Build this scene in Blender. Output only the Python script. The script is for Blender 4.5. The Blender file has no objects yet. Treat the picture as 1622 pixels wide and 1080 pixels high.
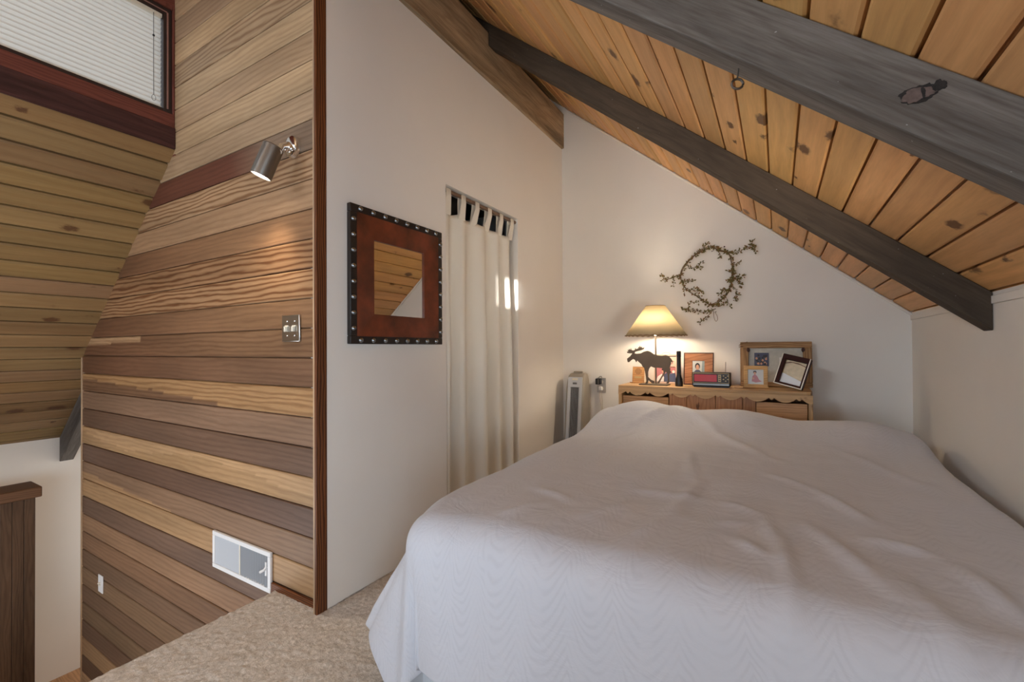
import bpy, math, random
from mathutils import Vector, Matrix, noise
import numpy as np
SC = bpy.context.scene
COL = SC.collection
RNG = random.Random(7)

# ------------------------------------------------------------------ camera
F = 705.17; PX, PY = 811.0, 545.53
YAW, PIT, ROL = .537578649, .00837828, -.00564142
CAM = np.array([0, 0, 1.05])
fw = np.array([-math.sin(YAW)*math.cos(PIT), math.cos(YAW)*math.cos(PIT), math.sin(PIT)])
rt = np.array([math.cos(YAW), math.sin(YAW), 0]); up = np.cross(rt, fw)
rt, up = rt*math.cos(ROL)+up*math.sin(ROL), up*math.cos(ROL)-rt*math.sin(ROL)
def at(x, y, ax, v):
    """point of the plane ax = v seen in the photograph at (x, y)"""
    d = fw + rt*(x-PX)/F - up*(y-PY)/F
    i = 'XYZ'.index(ax)
    return Vector(CAM + d*((v-CAM[i])/d[i]))
cd = bpy.data.cameras.new('camera'); cam = bpy.data.objects.new('camera', cd); COL.objects.link(cam)
cd.sensor_width = 36; cd.lens = 36*F/1622; cd.shift_y = 5.53/1622; cd.clip_start = .01
m = Matrix.Identity(4)
for i in range(3):
    m[i][0] = rt[i]; m[i][1] = up[i]; m[i][2] = -fw[i]; m[i][3] = CAM[i]
cam.matrix_world = m
SC.camera = cam

# ------------------------------------------------------------------ dimensions
XL, YC, YB, XR = -1.577, 1.158, 3.501, .69        # white side wall, cedar wall, end wall, knee wall
YR = -5.4                                          # gable behind the camera
XW = -2.86                                         # clerestory wall
XE = -4.25                                         # free end of the cedar wall
XO = -5.055                                        # stair hall outer wall
XF = -1.885                                        # edge of the loft floor
ZL = -1.61                                         # hall floor
def zr(x): return 1.249 + .83*(XR-x)               # right roof slope
def zl(x): return 1.006 + .827*(x+4.251)           # left roof slope
BED = .584

# ------------------------------------------------------------------ light
SC.view_settings.view_transform = 'Standard'; SC.view_settings.look = 'None'
SC.view_settings.gamma = 1; SC.view_settings.use_curve_mapping = False
SC.view_settings.exposure = 0.97
w = bpy.data.worlds.new('sky'); SC.world = w; w.use_nodes = True
bg = w.node_tree.nodes['Background']; bg.inputs[0].default_value = (.86, .93, 1, 1); bg.inputs[1].default_value = .7
def lamp(name, kind, loc, energy, color, aim=None, **kw):
    d = bpy.data.lights.new(name, kind); d.energy = energy; d.color = color
    for k, v in kw.items(): setattr(d, k, v)
    o = bpy.data.objects.new(name, d); COL.objects.link(o); o.location = loc
    if aim is not None:
        o.rotation_euler = (Vector(aim)-Vector(loc)).to_track_quat('-Z', 'Y').to_euler()
    return o
# daylight of the gable window behind the camera, of the stair hall window, added fills, and the sun through slits added to that gable
lamp('window_daylight', 'AREA', (-.35, -5.2, .95), 32, (.56, .77, 1), aim=(-.45, 2, 1.0), shape='RECTANGLE', size=1.8, size_y=1.3)
lamp('stair_daylight', 'AREA', (-3.3, -1.2, -.85), 25, (.88, .94, 1), aim=(-.2, 1.2, 1.7), shape='RECTANGLE', size=1.6, size_y=1.2)
lamp('hall_wall_fill', 'AREA', (-4.62, 2.7, -.35), 9, (1, .95, .88), aim=(-5.1, 1.0, -.35), shape='RECTANGLE', size=.6, size_y=1.6)  # unseen lamp added behind the cedar wall to brighten the hall wall
lamp('side_wall_fill', 'AREA', (.62, -.9, .9), 14, (.62, .81, 1), aim=(-1.5, -.5, 1.1), shape='RECTANGLE', size=1.0, size_y=.6, spread=1.9)  # unseen side light added for the white wall, spread narrowed to spare the bed
lamp('clerestory_daylight', 'AREA', (XW+.07, -2.4, 2.62), 60, (.78, .89, 1), aim=(1, -.6, 1.0), shape='RECTANGLE', size=2.6, size_y=.5)
lamp('far_end_fill', 'AREA', (.6, 1.36, .92), 1.7, (1, .9, .76), aim=(-1.45, 3.0, 1.95), shape='DISK', size=.3, spread=1.25)  # added fill without a fixture, lifts the far end of the room
SUN_DIR = Vector((-1.0, 5.73, -.25)).normalized()
s = lamp('sun', 'SUN', (2, -8, 4), 9, (1, .97, .92), angle=.006)
s.rotation_euler = SUN_DIR.to_track_quat('-Z', 'Y').to_euler()

# ------------------------------------------------------------------ materials
def srgb(r, g, b):
    f = lambda c: (c/255/12.92) if c/255 <= .04045 else ((c/255+.055)/1.055)**2.4
    return (f(r), f(g), f(b), 1)
def new_mat(name):
    m = bpy.data.materials.new(name); m.use_nodes = True
    nt = m.node_tree; return m, nt, nt.nodes['Principled BSDF']
def N(nt, t, **kw):
    n = nt.nodes.new(t)
    for k, v in kw.items(): setattr(n, k, v)
    return n
def math_(nt, op, a, b=None, c=None):
    n = N(nt, 'ShaderNodeMath', operation=op)
    for i, x in enumerate((a, b, c)):
        if x is None: continue
        if isinstance(x, (int, float)): n.inputs[i].default_value = x
        else: nt.links.new(x, n.inputs[i])
    return n.outputs[0]
def mixc(nt, f, a, b, mode='MIX'):
    n = N(nt, 'ShaderNodeMix', data_type='RGBA', blend_type=mode)
    for i, x in ((0, f), (6, a), (7, b)):
        if isinstance(x, (int, float)): n.inputs[i].default_value = x
        elif isinstance(x, tuple): n.inputs[i].default_value = x
        else: nt.links.new(x, n.inputs[i])
    return n.outputs[2]
def vmul(nt, vec, s):
    n = N(nt, 'ShaderNodeVectorMath', operation='MULTIPLY'); nt.links.new(vec, n.inputs[0]); n.inputs[1].default_value = s
    return n.outputs[0]
def noise_(nt, vec, scale=1, detail=4, rough=.55, dist=0):
    n = N(nt, 'ShaderNodeTexNoise'); nt.links.new(vec, n.inputs['Vector'])
    n.inputs['Scale'].default_value = scale; n.inputs['Detail'].default_value = detail
    n.inputs['Roughness'].default_value = rough; n.inputs['Distortion'].default_value = dist
    return n.outputs[0]
def remap(nt, x, a, b, c, d):
    n = N(nt, 'ShaderNodeMapRange'); nt.links.new(x, n.inputs[0])
    for i, v in enumerate((a, b, c, d)): n.inputs[i+1].default_value = v
    return n.outputs[0]
def bump(nt, p, h, strength=.2, dist=.01):
    n = N(nt, 'ShaderNodeBump'); n.inputs['Strength'].default_value = strength; n.inputs['Distance'].default_value = dist
    nt.links.new(h, n.inputs['Height']); nt.links.new(n.outputs[0], p.inputs['Normal'])

def plain(name, col, rough=.6, metal=0, spec=.5, var=0, vscale=8, bmp=0, bscale=200):
    m, nt, p = new_mat(name)
    p.inputs['Roughness'].default_value = rough; p.inputs['Metallic'].default_value = metal
    p.inputs['Specular IOR Level'].default_value = spec
    p.inputs['Base Color'].default_value = col
    tc = N(nt, 'ShaderNodeTexCoord').outputs['Object']
    if var:
        v = remap(nt, noise_(nt, tc, vscale, 5), .3, .7, 1-var, 1+var)
        c = N(nt, 'ShaderNodeVectorMath', operation='SCALE'); c.inputs[0].default_value = col[:3]
        nt.links.new(v, c.inputs['Scale']); nt.links.new(c.outputs[0], p.inputs['Base Color'])
    if bmp: bump(nt, p, noise_(nt, tc, bscale, 3), bmp, .003)
    return m

def wood(name, col=None, ring=.35, fine=.3, knots=0, rough=.55, ringk=55, warp=3.5, blotch=.15, dark=(.25, .14, .07, 1), spec=.3, white=0):
    m, nt, p = new_mat(name)
    uv = N(nt, 'ShaderNodeUVMap').outputs[0]
    if col is None:
        a = N(nt, 'ShaderNodeVertexColor', layer_name='Col'); base = a.outputs[0]; rs = math_(nt, 'MULTIPLY', a.outputs[1], ring)
    else:
        c = N(nt, 'ShaderNodeRGB'); c.outputs[0].default_value = col; base = c.outputs[0]; rs = ring
    sx = N(nt, 'ShaderNodeSeparateXYZ'); nt.links.new(uv, sx.inputs[0])
    n1 = noise_(nt, vmul(nt, uv, (1.6, 9, 1)), 1, 3, .5)
    n2 = noise_(nt, vmul(nt, uv, (9, 150, 1)), 1, 4, .6)
    n3 = noise_(nt, vmul(nt, uv, (1.1, 14, 1)), 1, 3, .5)
    s = math_(nt, 'SINE', math_(nt, 'ADD', math_(nt, 'MULTIPLY', sx.outputs[1], ringk*6.28), math_(nt, 'MULTIPLY', n1, warp*6.28*2)))
    s = math_(nt, 'POWER', remap(nt, s, -1, 1, 0, 1), 1.8)
    c = mixc(nt, math_(nt, 'MULTIPLY', s, rs), base, mixc(nt, 1.0, base, dark, 'MULTIPLY'))
    c = mixc(nt, math_(nt, 'MULTIPLY', remap(nt, n2, .35, .75, 0, 1), fine), c, mixc(nt, 1.0, c, (.45, .38, .32, 1), 'MULTIPLY'))
    b = remap(nt, n3, .3, .7, 1-blotch, 1+blotch)
    sc = N(nt, 'ShaderNodeVectorMath', operation='SCALE'); nt.links.new(c, sc.inputs[0]); nt.links.new(b, sc.inputs['Scale']); c = sc.outputs[0]
    if knots:
        vo = N(nt, 'ShaderNodeTexVoronoi'); kv = N(nt, 'ShaderNodeVectorMath', operation='ADD'); nt.links.new(vmul(nt, uv, (5.2, 13, 1)), kv.inputs[0]); kn = N(nt, 'ShaderNodeTexNoise'); nt.links.new(vmul(nt, uv, (50, 90, 1)), kn.inputs['Vector']); kn.inputs['Scale'].default_value = 1; nt.links.new(vmul(nt, kn.outputs['Color'], (.22, .22, .22)), kv.inputs[1]); nt.links.new(kv.outputs[0], vo.inputs['Vector']); vo.inputs['Scale'].default_value = 1
        se = N(nt, 'ShaderNodeSeparateColor'); nt.links.new(vo.outputs['Color'], se.inputs[0])
        r = math_(nt, 'MULTIPLY', remap(nt, se.outputs[0], .35, 1, 0, 1), .34)
        k = math_(nt, 'SUBTRACT', 1, math_(nt, 'SMOOTH_MIN', 1, math_(nt, 'DIVIDE', vo.outputs['Distance'], math_(nt, 'ADD', r, .002)), .2))
        k = math_(nt, 'MULTIPLY', math_(nt, 'MAXIMUM', k, 0), knots*2.4)
        c = mixc(nt, math_(nt, 'MINIMUM', k, .85), c, (.09, .035, .015, 1))
    if white:
        sp = remap(nt, noise_(nt, vmul(nt, uv, (60, 90, 1)), 1, 1), .77, .79, 0, white)
        c = mixc(nt, sp, c, (.5, .5, .48, 1))
    nt.links.new(c, p.inputs['Base Color'])
    p.inputs['Roughness'].default_value = rough; p.inputs['Specular IOR Level'].default_value = spec
    bump(nt, p, n2, .12, .002)
    return m

M = {}
M['cedar'] = wood('cedar_boards', None, ring=.6, fine=.35, rough=.5, ringk=40, warp=1.6, blotch=.1, dark=(.34, .2, .12, 1))
M['pine'] = wood('pine_boards', None, ring=.22, fine=.25, knots=1.0, rough=.45, ringk=26, warp=1.2, blotch=.12, dark=(.5, .3, .16, 1))
M['beam'] = wood('stained_beam', srgb(82, 69, 56), ring=.3, fine=.45, knots=.0, rough=.7, ringk=18, blotch=.3, dark=(.5, .45, .4, 1), white=.55)
M['knot_dark'] = plain('bark_pocket', srgb(40, 36, 34), .9, var=.4, vscale=120)
M['bark'] = plain('knot_bark', srgb(104, 88, 82), .9, var=.3, vscale=90)
M['knot_halo'] = plain('knot_halo', srgb(72, 67, 64), .8, var=.25, vscale=60)
M['beam_grey'] = wood('grey_stained_beam', srgb(116, 110, 104), ring=.3, fine=.7, rough=.75, ringk=18, blotch=.4, dark=(.5, .45, .4, 1), white=.6)
M['beam_brown'] = wood('brown_stained_beam', srgb(178, 152, 120), ring=.35, fine=.5, rough=.7, ringk=18, blotch=.4, dark=(.5, .42, .34, 1), white=.4)
M['oak'] = wood('dark_oak_trim', srgb(120, 72, 40), ring=.85, fine=.3, rough=.5, ringk=90, warp=3, dark=(.2, .1, .06, 1))
M['paletrim'] = wood('light_trim', srgb(190, 160, 128), ring=.2, fine=.2)
M['redwood'] = wood('reddish_window_wood', srgb(120, 68, 56), ring=.3, fine=.4, rough=.5, ringk=40)
M['redwood_dark'] = wood('dark_header_wood', srgb(78, 48, 44), ring=.35, fine=.5, rough=.55, ringk=30, blotch=.4)
M['sash'] = plain('dark_sash', srgb(46, 32, 28), .5)
M['bead'] = plain('window_bead', srgb(150, 110, 98), .5)
M['headboard'] = wood('knotty_pine_furniture', srgb(206, 166, 118), ring=.25, fine=.3, knots=.9, rough=.45, ringk=26, warp=1.2)
M['drawer'] = wood('pine_drawer', srgb(198, 150, 104), ring=.3, fine=.35, rough=.45)
M['door'] = wood('pine_cabinet_door', srgb(178, 126, 86), ring=.3, fine=.35, knots=.8, rough=.45)
M['capwood'] = wood('railing_cap_wood', srgb(116, 84, 60), ring=.35, fine=.4, rough=.45)
M['panelwood'] = wood('railing_panel_wood', srgb(90, 68, 50), ring=.3, fine=.5, rough=.5, blotch=.3)
M['hallfloor'] = wood('hall_floor', srgb(190, 145, 105), ring=.3, fine=.3, rough=.4)
M['paint'] = plain('wall_paint', srgb(238, 231, 222), .85, spec=.2, var=.015, vscale=3, bmp=.08, bscale=90)
M['cream'] = plain('hall_wall_paint', srgb(234, 223, 210), .85, spec=.2, var=.015, vscale=3, bmp=.06, bscale=90)
M['void'] = plain('bare_plaster', srgb(120, 112, 102), .9)
M['white'] = plain('white_enamel', srgb(228, 226, 224), .4)
M['vent_slat'] = plain('louver_grey', srgb(186, 188, 192), .45)
M['vent_dark'] = plain('duct_shadow', srgb(84, 82, 80), .6)
M['ivory'] = plain('ivory_plastic', srgb(226, 218, 200), .4)
M['chrome'] = plain('chrome', (.82, .82, .82, 1), .12, 1)
M['steel'] = plain('brushed_steel', (.24, .225, .205, 1), .34, 1)
M['plate'] = plain('plated_switch_cover', (.55, .53, .5, 1), .28, 1)
M['black'] = plain('black_plastic', srgb(24, 23, 24), .4)
M['rubber'] = plain('knurled_black', srgb(32, 28, 27), .5, bmp=.5, bscale=400)
M['moose'] = plain('brown_painted_steel', srgb(98, 84, 70), .65, var=.1)
M['copper'] = plain('hammered_copper_leather', srgb(104, 48, 26), .38, var=.6, vscale=9, bmp=.25, bscale=60)
M['blackstrip'] = plain('black_leather_strip', srgb(34, 27, 24), .45, bmp=.2)
M['stud'] = plain('gunmetal_stud', (.3, .32, .34, 1), .22, 1)
M['mirror'] = plain('mirror_glass', (.84, .82, .77, 1), .01, 1)
M['silver'] = plain('silver_grey_plastic', srgb(196, 198, 202), .4)
M['fanside'] = plain('taupe_grey_plastic', srgb(150, 142, 130), .45)
M['grille'] = plain('dark_grille', srgb(22, 21, 23), .7)
M['red'] = plain('red_dial', srgb(196, 40, 44), .3)
M['gold'] = plain('gold_trim', srgb(176, 152, 104), .35)
M['dial_mark'] = plain('dial_marks', srgb(60, 50, 40), .5)
M['blond'] = wood('blond_wood', srgb(214, 170, 112), ring=.2, fine=.25)
M['plaque'] = wood('plaque_wood', srgb(196, 146, 96), ring=.3, fine=.3)
M['engrave'] = plain('engraved_marks', srgb(120, 84, 54), .6)
M['redframe'] = wood('reddish_frame_wood', srgb(182, 124, 86), ring=.35, fine=.4, blotch=.3)
M['frame_edge'] = plain('dark_frame_edge', srgb(72, 42, 30), .5)
M['barnwood'] = wood('weathered_barn_wood', srgb(184, 146, 104), ring=.5, fine=.6, knots=1, rough=.75, blotch=.35)
M['mat'] = plain('speckled_mat_paper', srgb(196, 192, 180), .7, var=.12, vscale=30)
M['pinkmat'] = plain('pink_mat', srgb(214, 184, 164), .7)
M['photo_bg'] = plain('photo_background', srgb(205, 205, 198), .25)
M['photo_grey'] = plain('photo_grey', srgb(150, 160, 158), .25)
M['skin'] = plain('photo_skin', srgb(206, 150, 118), .3)
M['navy'] = plain('photo_navy', srgb(66, 68, 92), .3)
M['hair'] = plain('photo_hair', srgb(38, 28, 26), .3)
M['photo_white'] = plain('photo_white', srgb(232, 226, 220), .3)
M['photo_rose'] = plain('photo_rose', srgb(190, 120, 120), .3)
M['sand'] = plain('photo_sand', srgb(206, 178, 128), .3, var=.12, vscale=40)
M['darkframe'] = plain('dark_mahogany', srgb(58, 26, 20), .55, spec=.15)
M['vine'] = plain('dry_vine', srgb(112, 86, 54), .8, var=.2, vscale=60)
M['leaf'] = plain('dried_leaf', srgb(112, 100, 54), .8, var=.35, vscale=60)
M['leaf_brown'] = plain('dried_brown_leaf', srgb(134, 98, 58), .8, var=.3, vscale=60)
M['berry'] = plain('dried_berry', srgb(64, 34, 26), .6)
M['twine'] = plain('twine', srgb(120, 84, 48), .9)
M['wirewhite'] = plain('white_cord', srgb(208, 190, 170), .5)
M['sheet'] = plain('white_skirt_cloth', srgb(222, 224, 228), .9, spec=.1)
M['rodwood'] = plain('curtain_rod', srgb(120, 92, 72), .5)
M['mattress'] = plain('mattress_ticking', srgb(215, 210, 205), .9)

def carpet_mat():
    m, nt, p = new_mat('shag_carpet')
    tc = N(nt, 'ShaderNodeTexCoord').outputs['Object']
    a = noise_(nt, tc, 70, 4, .6, .6); b = noise_(nt, tc, 6, 3)
    c = mixc(nt, remap(nt, a, .35, .7, 0, 1), srgb(186, 175, 163), srgb(228, 218, 208))
    c = mixc(nt, remap(nt, b, .35, .7, 0, .2), c, srgb(196, 174, 150))
    nt.links.new(c, p.inputs['Base Color']); p.inputs['Roughness'].default_value = 1; p.inputs['Specular IOR Level'].default_value = .05
    bump(nt, p, noise_(nt, tc, 160, 3, .6, .8), .7, .006)
    return m
M['carpet'] = carpet_mat()
def spread_mat():
    m, nt, p = new_mat('moire_bedspread')
    uv = N(nt, 'ShaderNodeUVMap').outputs[0]
    sx = N(nt, 'ShaderNodeSeparateXYZ'); nt.links.new(uv, sx.inputs[0])
    n = noise_(nt, vmul(nt, uv, (6, 4, 1)), 1, 2, .5)
    n2_ = noise_(nt, vmul(nt, uv, (14, 2.2, 1)), 1, 2, .5)
    arch = math_(nt, 'ABSOLUTE', math_(nt, 'SINE', math_(nt, 'ADD', math_(nt, 'MULTIPLY', sx.outputs[0], 26), math_(nt, 'MULTIPLY', n, 2.5))))
    s = math_(nt, 'SINE', math_(nt, 'ADD', math_(nt, 'ADD', math_(nt, 'MULTIPLY', sx.outputs[1], 210), math_(nt, 'MULTIPLY', n, 34)), math_(nt, 'MULTIPLY', arch, 17)))
    f = math_(nt, 'SINE', math_(nt, 'ADD', math_(nt, 'MULTIPLY', sx.outputs[0], 52), math_(nt, 'MULTIPLY', n2_, 22)))
    k = math_(nt, 'MULTIPLY', remap(nt, s, -.2, 1, 0, 1), remap(nt, f, -1, 1, .15, .75))
    c = mixc(nt, k, srgb(209, 210, 217), srgb(201, 202, 209))
    nt.links.new(c, p.inputs['Base Color']); p.inputs['Roughness'].default_value = .65
    p.inputs['Specular IOR Level'].default_value = .25; p.inputs['Sheen Weight'].default_value = .15
    w1 = noise_(nt, vmul(nt, uv, (9, 14, 1)), 1, 4, .6, .8)
    bump(nt, p, w1, .22, .02)
    return m
M['spread'] = spread_mat()
def cloth(name, col, trans=.35, rough=.9, emit=None):
    m, nt, p = new_mat(name)
    p.inputs['Base Color'].default_value = col; p.inputs['Roughness'].default_value = rough; p.inputs['Specular IOR Level'].default_value = .1
    t = N(nt, 'ShaderNodeBsdfTranslucent'); t.inputs[0].default_value = col
    mx = N(nt, 'ShaderNodeMixShader'); mx.inputs[0].default_value = trans
    tc = N(nt, 'ShaderNodeTexCoord').outputs['Object']
    bump(nt, p, noise_(nt, tc, 350, 3), .1, .002)
    nt.links.new(p.outputs[0], mx.inputs[1]); nt.links.new(t.outputs[0], mx.inputs[2])
    nt.links.new(mx.outputs[0], nt.nodes['Material Output'].inputs[0])
    return m
M['curtain'] = cloth('unbleached_cotton', srgb(240, 233, 220), .1)
M['slat'] = cloth('white_blind_slat', srgb(232, 226, 216), .5)
M['shade'] = cloth('parchment_shade', srgb(192, 181, 158), .62)
def emis(name, col, s):
    m, nt, p = new_mat(name)
    p.inputs['Base Color'].default_value = col; p.inputs['Emission Color'].default_value = col; p.inputs['Emission Strength'].default_value = s
    return m
M['bulb'] = emis('lit_bulb', (1, .86, .62, 1), 6)
M['spotbulb'] = emis('lit_spot_bulb', (1, .93, .82, 1), 9)
def glass():
    m, nt, p = new_mat('window_glass')
    p.inputs['Roughness'].default_value = .0; p.inputs['Transmission Weight'].default_value = 1; p.inputs['IOR'].default_value = 1.02
    return m
M['glass'] = glass()

# ------------------------------------------------------------------ mesh helpers
class MB:
    def __init__(s): s.v = []; s.f = []; s.m = []; s.c = []; s.uv = {}
    def add(s, vs, fs, mi=0, col=None):
        b = len(s.v); s.v += [Vector(p) for p in vs]
        for f in fs:
            s.f.append([b+i for i in f]); s.m.append(mi); s.c.append(col)
        return s
    def box(s, a, b, mi=0, col=None):
        x0, y0, z0 = [min(p, q) for p, q in zip(a, b)]; x1, y1, z1 = [max(p, q) for p, q in zip(a, b)]
        return s.add([(x0,y0,z0),(x1,y0,z0),(x1,y1,z0),(x0,y1,z0),(x0,y0,z1),(x1,y0,z1),(x1,y1,z1),(x0,y1,z1)],
                     [(3,2,1,0),(4,5,6,7),(0,1,5,4),(1,2,6,5),(2,3,7,6),(3,0,4,7)], mi, col)
    def prism(s, poly, fn, d0, d1, mi=0):
        """poly: 2D points; fn(a, b, d) -> 3D"""
        n = len(poly)
        vs = [fn(a, b, d0) for a, b in poly]+[fn(a, b, d1) for a, b in poly]
        return s.add(vs, [list(range(n))[::-1], list(range(n, 2*n))]+[(i, (i+1) % n, n+(i+1) % n, n+i) for i in range(n)], mi)
    def tube(s, pts, r, n=8, mi=0, closed=False):
        pts = [Vector(p) for p in pts]; k = len(pts); vs = []
        for i, p in enumerate(pts):
            if closed: t = pts[(i+1) % k]-pts[i-1]
            else: t = pts[min(i+1, k-1)]-pts[max(i-1, 0)]
            t.normalize(); a = t.orthogonal().normalized()
            ref = Vector((0, 0, 1)) if abs(t.z) < .9 else Vector((0, 1, 0))
            a = t.cross(ref).normalized(); b = t.cross(a)
            rr = r[i] if isinstance(r, (list, tuple)) else r
            vs += [p+(a*math.cos(j*2*math.pi/n)+b*math.sin(j*2*math.pi/n))*rr for j in range(n)]
        fs = []
        for i in range(k if closed else k-1):
            q = (i+1) % k
            fs += [(i*n+j, i*n+(j+1) % n, q*n+(j+1) % n, q*n+j) for j in range(n)]
        if not closed: fs += [list(range(n))[::-1], list(range((k-1)*n, k*n))]
        return s.add(vs, fs, mi)
    def lathe(s, prof, o=(0, 0, 0), axis=(0, 0, 1), n=32, mi=0, caps=True):
        """prof: (radius, height) pairs"""
        ax = Vector(axis).normalized(); a = ax.orthogonal().normalized(); b = ax.cross(a); o = Vector(o); vs = []
        for r, h in prof:
            vs += [o+ax*h+(a*math.cos(j*2*math.pi/n)+b*math.sin(j*2*math.pi/n))*r for j in range(n)]
        fs = []
        for i in range(len(prof)-1):
            fs += [(i*n+j, i*n+(j+1) % n, (i+1)*n+(j+1) % n, (i+1)*n+j) for j in range(n)]
        if caps: fs += [list(range(n))[::-1], list(range((len(prof)-1)*n, len(prof)*n))]
        return s.add(vs, fs, mi)
    def ball(s, c, r, n=8, mi=0):
        rx, ry, rz = r if isinstance(r, (tuple, list)) else (r, r, r)
        vs = []; h = n//2
        for i in range(h+1):
            t = math.pi*i/h
            vs += [(c[0]+rx*max(math.sin(t), .01)*math.cos(j*2*math.pi/n), c[1]+ry*max(math.sin(t), .01)*math.sin(j*2*math.pi/n), c[2]+rz*math.cos(t)) for j in range(n)]
        return s.add(vs, [(i*n+j, (i+1)*n+j, (i+1)*n+(j+1) % n, i*n+(j+1) % n) for i in range(h) for j in range(n)], mi)
    def build(s, name, mats, parent=None, grain=None, smooth=True, bevel=0, world=True, label=None, uvs=None, angle=.6):
        off = Vector((0, 0, 0))
        if world and parent is not None:
            p = parent
            while p is not None: off += p.location; p = p.parent
        me = bpy.data.meshes.new(name)
        me.from_pydata([tuple(v-off) for v in s.v], [], s.f)
        if not isinstance(mats, (list, tuple)): mats = [mats]
        for x in mats: me.materials.append(M[x])
        me.polygons.foreach_set('material_index', s.m)
        lay = me.uv_layers.new(name='UVMap')
        g = Vector(grain or (1, 0, 0)).normalized()
        if uvs is None:
            for i, p in enumerate(me.polygons):
                nrm = p.normal; c = nrm.cross(g)
                if c.length < .05: c = g.orthogonal(); gg = nrm.cross(c)
                else: gg = g
                k = round(nrm.x*3+nrm.y*5+nrm.z*7)*.37
                for li in p.loop_indices:
                    v = s.v[me.loops[li].vertex_index]
                    lay.data[li].uv = (v.dot(gg)+k*3, v.dot(c)+k)
        else:
            for li, l in enumerate(me.loops): lay.data[li].uv = uvs[l.vertex_index]
        if any(c is not None for c in s.c):
            ca = me.color_attributes.new('Col', 'FLOAT_COLOR', 'CORNER')
            for i, p in enumerate(me.polygons):
                c = s.c[i] or (.5, .4, .3, 1)
                for li, vi in zip(p.loop_indices, s.f[i]):
                    ca.data[li].color = c if not isinstance(c[0], tuple) else c[s.f[i].index(vi)]
        me.update()
        if smooth: me.shade_smooth(); me.set_sharp_from_angle(angle=angle)
        o = bpy.data.objects.new(name, me); COL.objects.link(o)
        if parent is not None: o.parent = parent
        if bevel:
            b = o.modifiers.new('bevel', 'BEVEL'); b.width = bevel; b.segments = 2; b.limit_method = 'ANGLE'
        if label: o['label'] = label
        return o
def thing(name, label, cat, loc=(0, 0, 0), rot=(0, 0, 0), group=None):
    o = bpy.data.objects.new(name, None); COL.objects.link(o); o.empty_display_size = .05
    o.location = loc; o.rotation_euler = rot; o['label'] = label; o['category'] = cat
    if group: o['group'] = group
    return o
def tag(o, label, cat, group=None, kind=None):
    o['label'] = label; o['category'] = cat
    if group: o['group'] = group
    if kind: o['kind'] = kind
    return o
def struct(o): o['kind'] = 'structure'; return o
def recentre(o):
    """put the origin of a lone mesh at the middle of its base"""
    co = [v.co.copy() for v in o.data.vertices]
    c = Vector(((min(v.x for v in co)+max(v.x for v in co))/2, (min(v.y for v in co)+max(v.y for v in co))/2, min(v.z for v in co)))
    o.data.transform(Matrix.Translation(-c)); o.location = c; return o

# ================================================================== SETTING
# -- painted walls
def solid_wall(name, poly, fn, d0, d1, mat):
    return struct(MB().prism(poly, fn, d0, d1).build(name, mat, smooth=False))
solid_wall('wall_back', [(XO-.1, ZL-.1), (XR+.1, ZL-.1), (XR+.1, zr(XR+.1)+.05), (XW, zr(XW)+.05), (XO-.1, zr(XW)+.05)], lambda a, b, d: (a, d, b), YB, YB+.12, 'paint')
solid_wall('wall_right', [(YR, -.05), (YB, -.05), (YB, 1.2495), (YR, 1.2495)], lambda a, b, d: (d, a, b), XR, XR+.12, 'paint')
DY0, DY1, DZ = 1.934, 2.734, 1.967                 # closet doorway
solid_wall('wall_left', [(YC+.012, -.03), (DY0, -.03), (DY0, DZ), (DY1, DZ), (DY1, -.03), (YB, -.03), (YB, 2.757), (YC+.012, 2.757)], lambda a, b, d: (d, a, b), XL-.1, XL, 'paint')
solid_wall('wall_stair', [(YR, ZL), (YB, ZL), (YB, zl(XO)+.02), (YR, zl(XO)+.02)], lambda a, b, d: (d, a, b), XO-.12, XO, 'cream')
solid_wall('wall_under_loft', [(YR, ZL), (YC, ZL), (YC, -.06), (YR, -.06)], lambda a, b, d: (d, a, b), XF+.03, XF+.1, 'cream')
# closet shell behind the curtain
solid_wall('wall_closet', [(YC+.07, -.03), (YB, -.03), (YB, 2.3), (YC+.07, 2.3)], lambda a, b, d: (d, a, b), XL-1.15, XL-1.05, 'void')
solid_wall('ceiling_closet', [(XL-1.05, YC+.07), (XL-.1, YC+.07), (XL-.1, YB), (XL-1.05, YB)], lambda a, b, d: (a, b, d), 2.3, 2.34, 'void')
# gable behind the camera, with two slits added to shape the sun patches
t = (YR-2.59)/SUN_DIR.y
c0 = Vector((XL, 2.59, 1.435))+SUN_DIR*t
g = MB()
sl = [(c0.x-.026, c0.x+.022, c0.z-.095, c0.z+.095), (c0.x+.040, c0.x+.046, c0.z-.09, c0.z+.07)]
xs = [XO-.2, sl[0][0], sl[0][1], sl[1][0], sl[1][1], XR+.2]
for i in range(5):
    if i in (1, 3):
        q = sl[i//2]
        g.box((xs[i], YR-.02, ZL-.1), (xs[i+1], YR, q[2])); g.box((xs[i], YR-.02, q[3]), (xs[i+1], YR, 4.5))
    else: g.box((xs[i], YR-.02, ZL-.1), (xs[i+1], YR, 4.5))
struct(g.build('wall_gable', 'paint', smooth=False))
# -- floors
struct(MB().box((XF+.03, YR, -.06), (XR, YC, -.022)).box((XL-1.05, YC+.08, -.06), (XR, YB, -.022)).box((XL+.001, YC, -.06), (XR, YC+.08, -.022)).build('floor', 'void', smooth=False))
struct(MB().box((XO, YR, ZL-.05), (XF+.03, YB, ZL)).build('floor.001', 'hallfloor', grain=(1, 0, 0), smooth=False))

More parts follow.
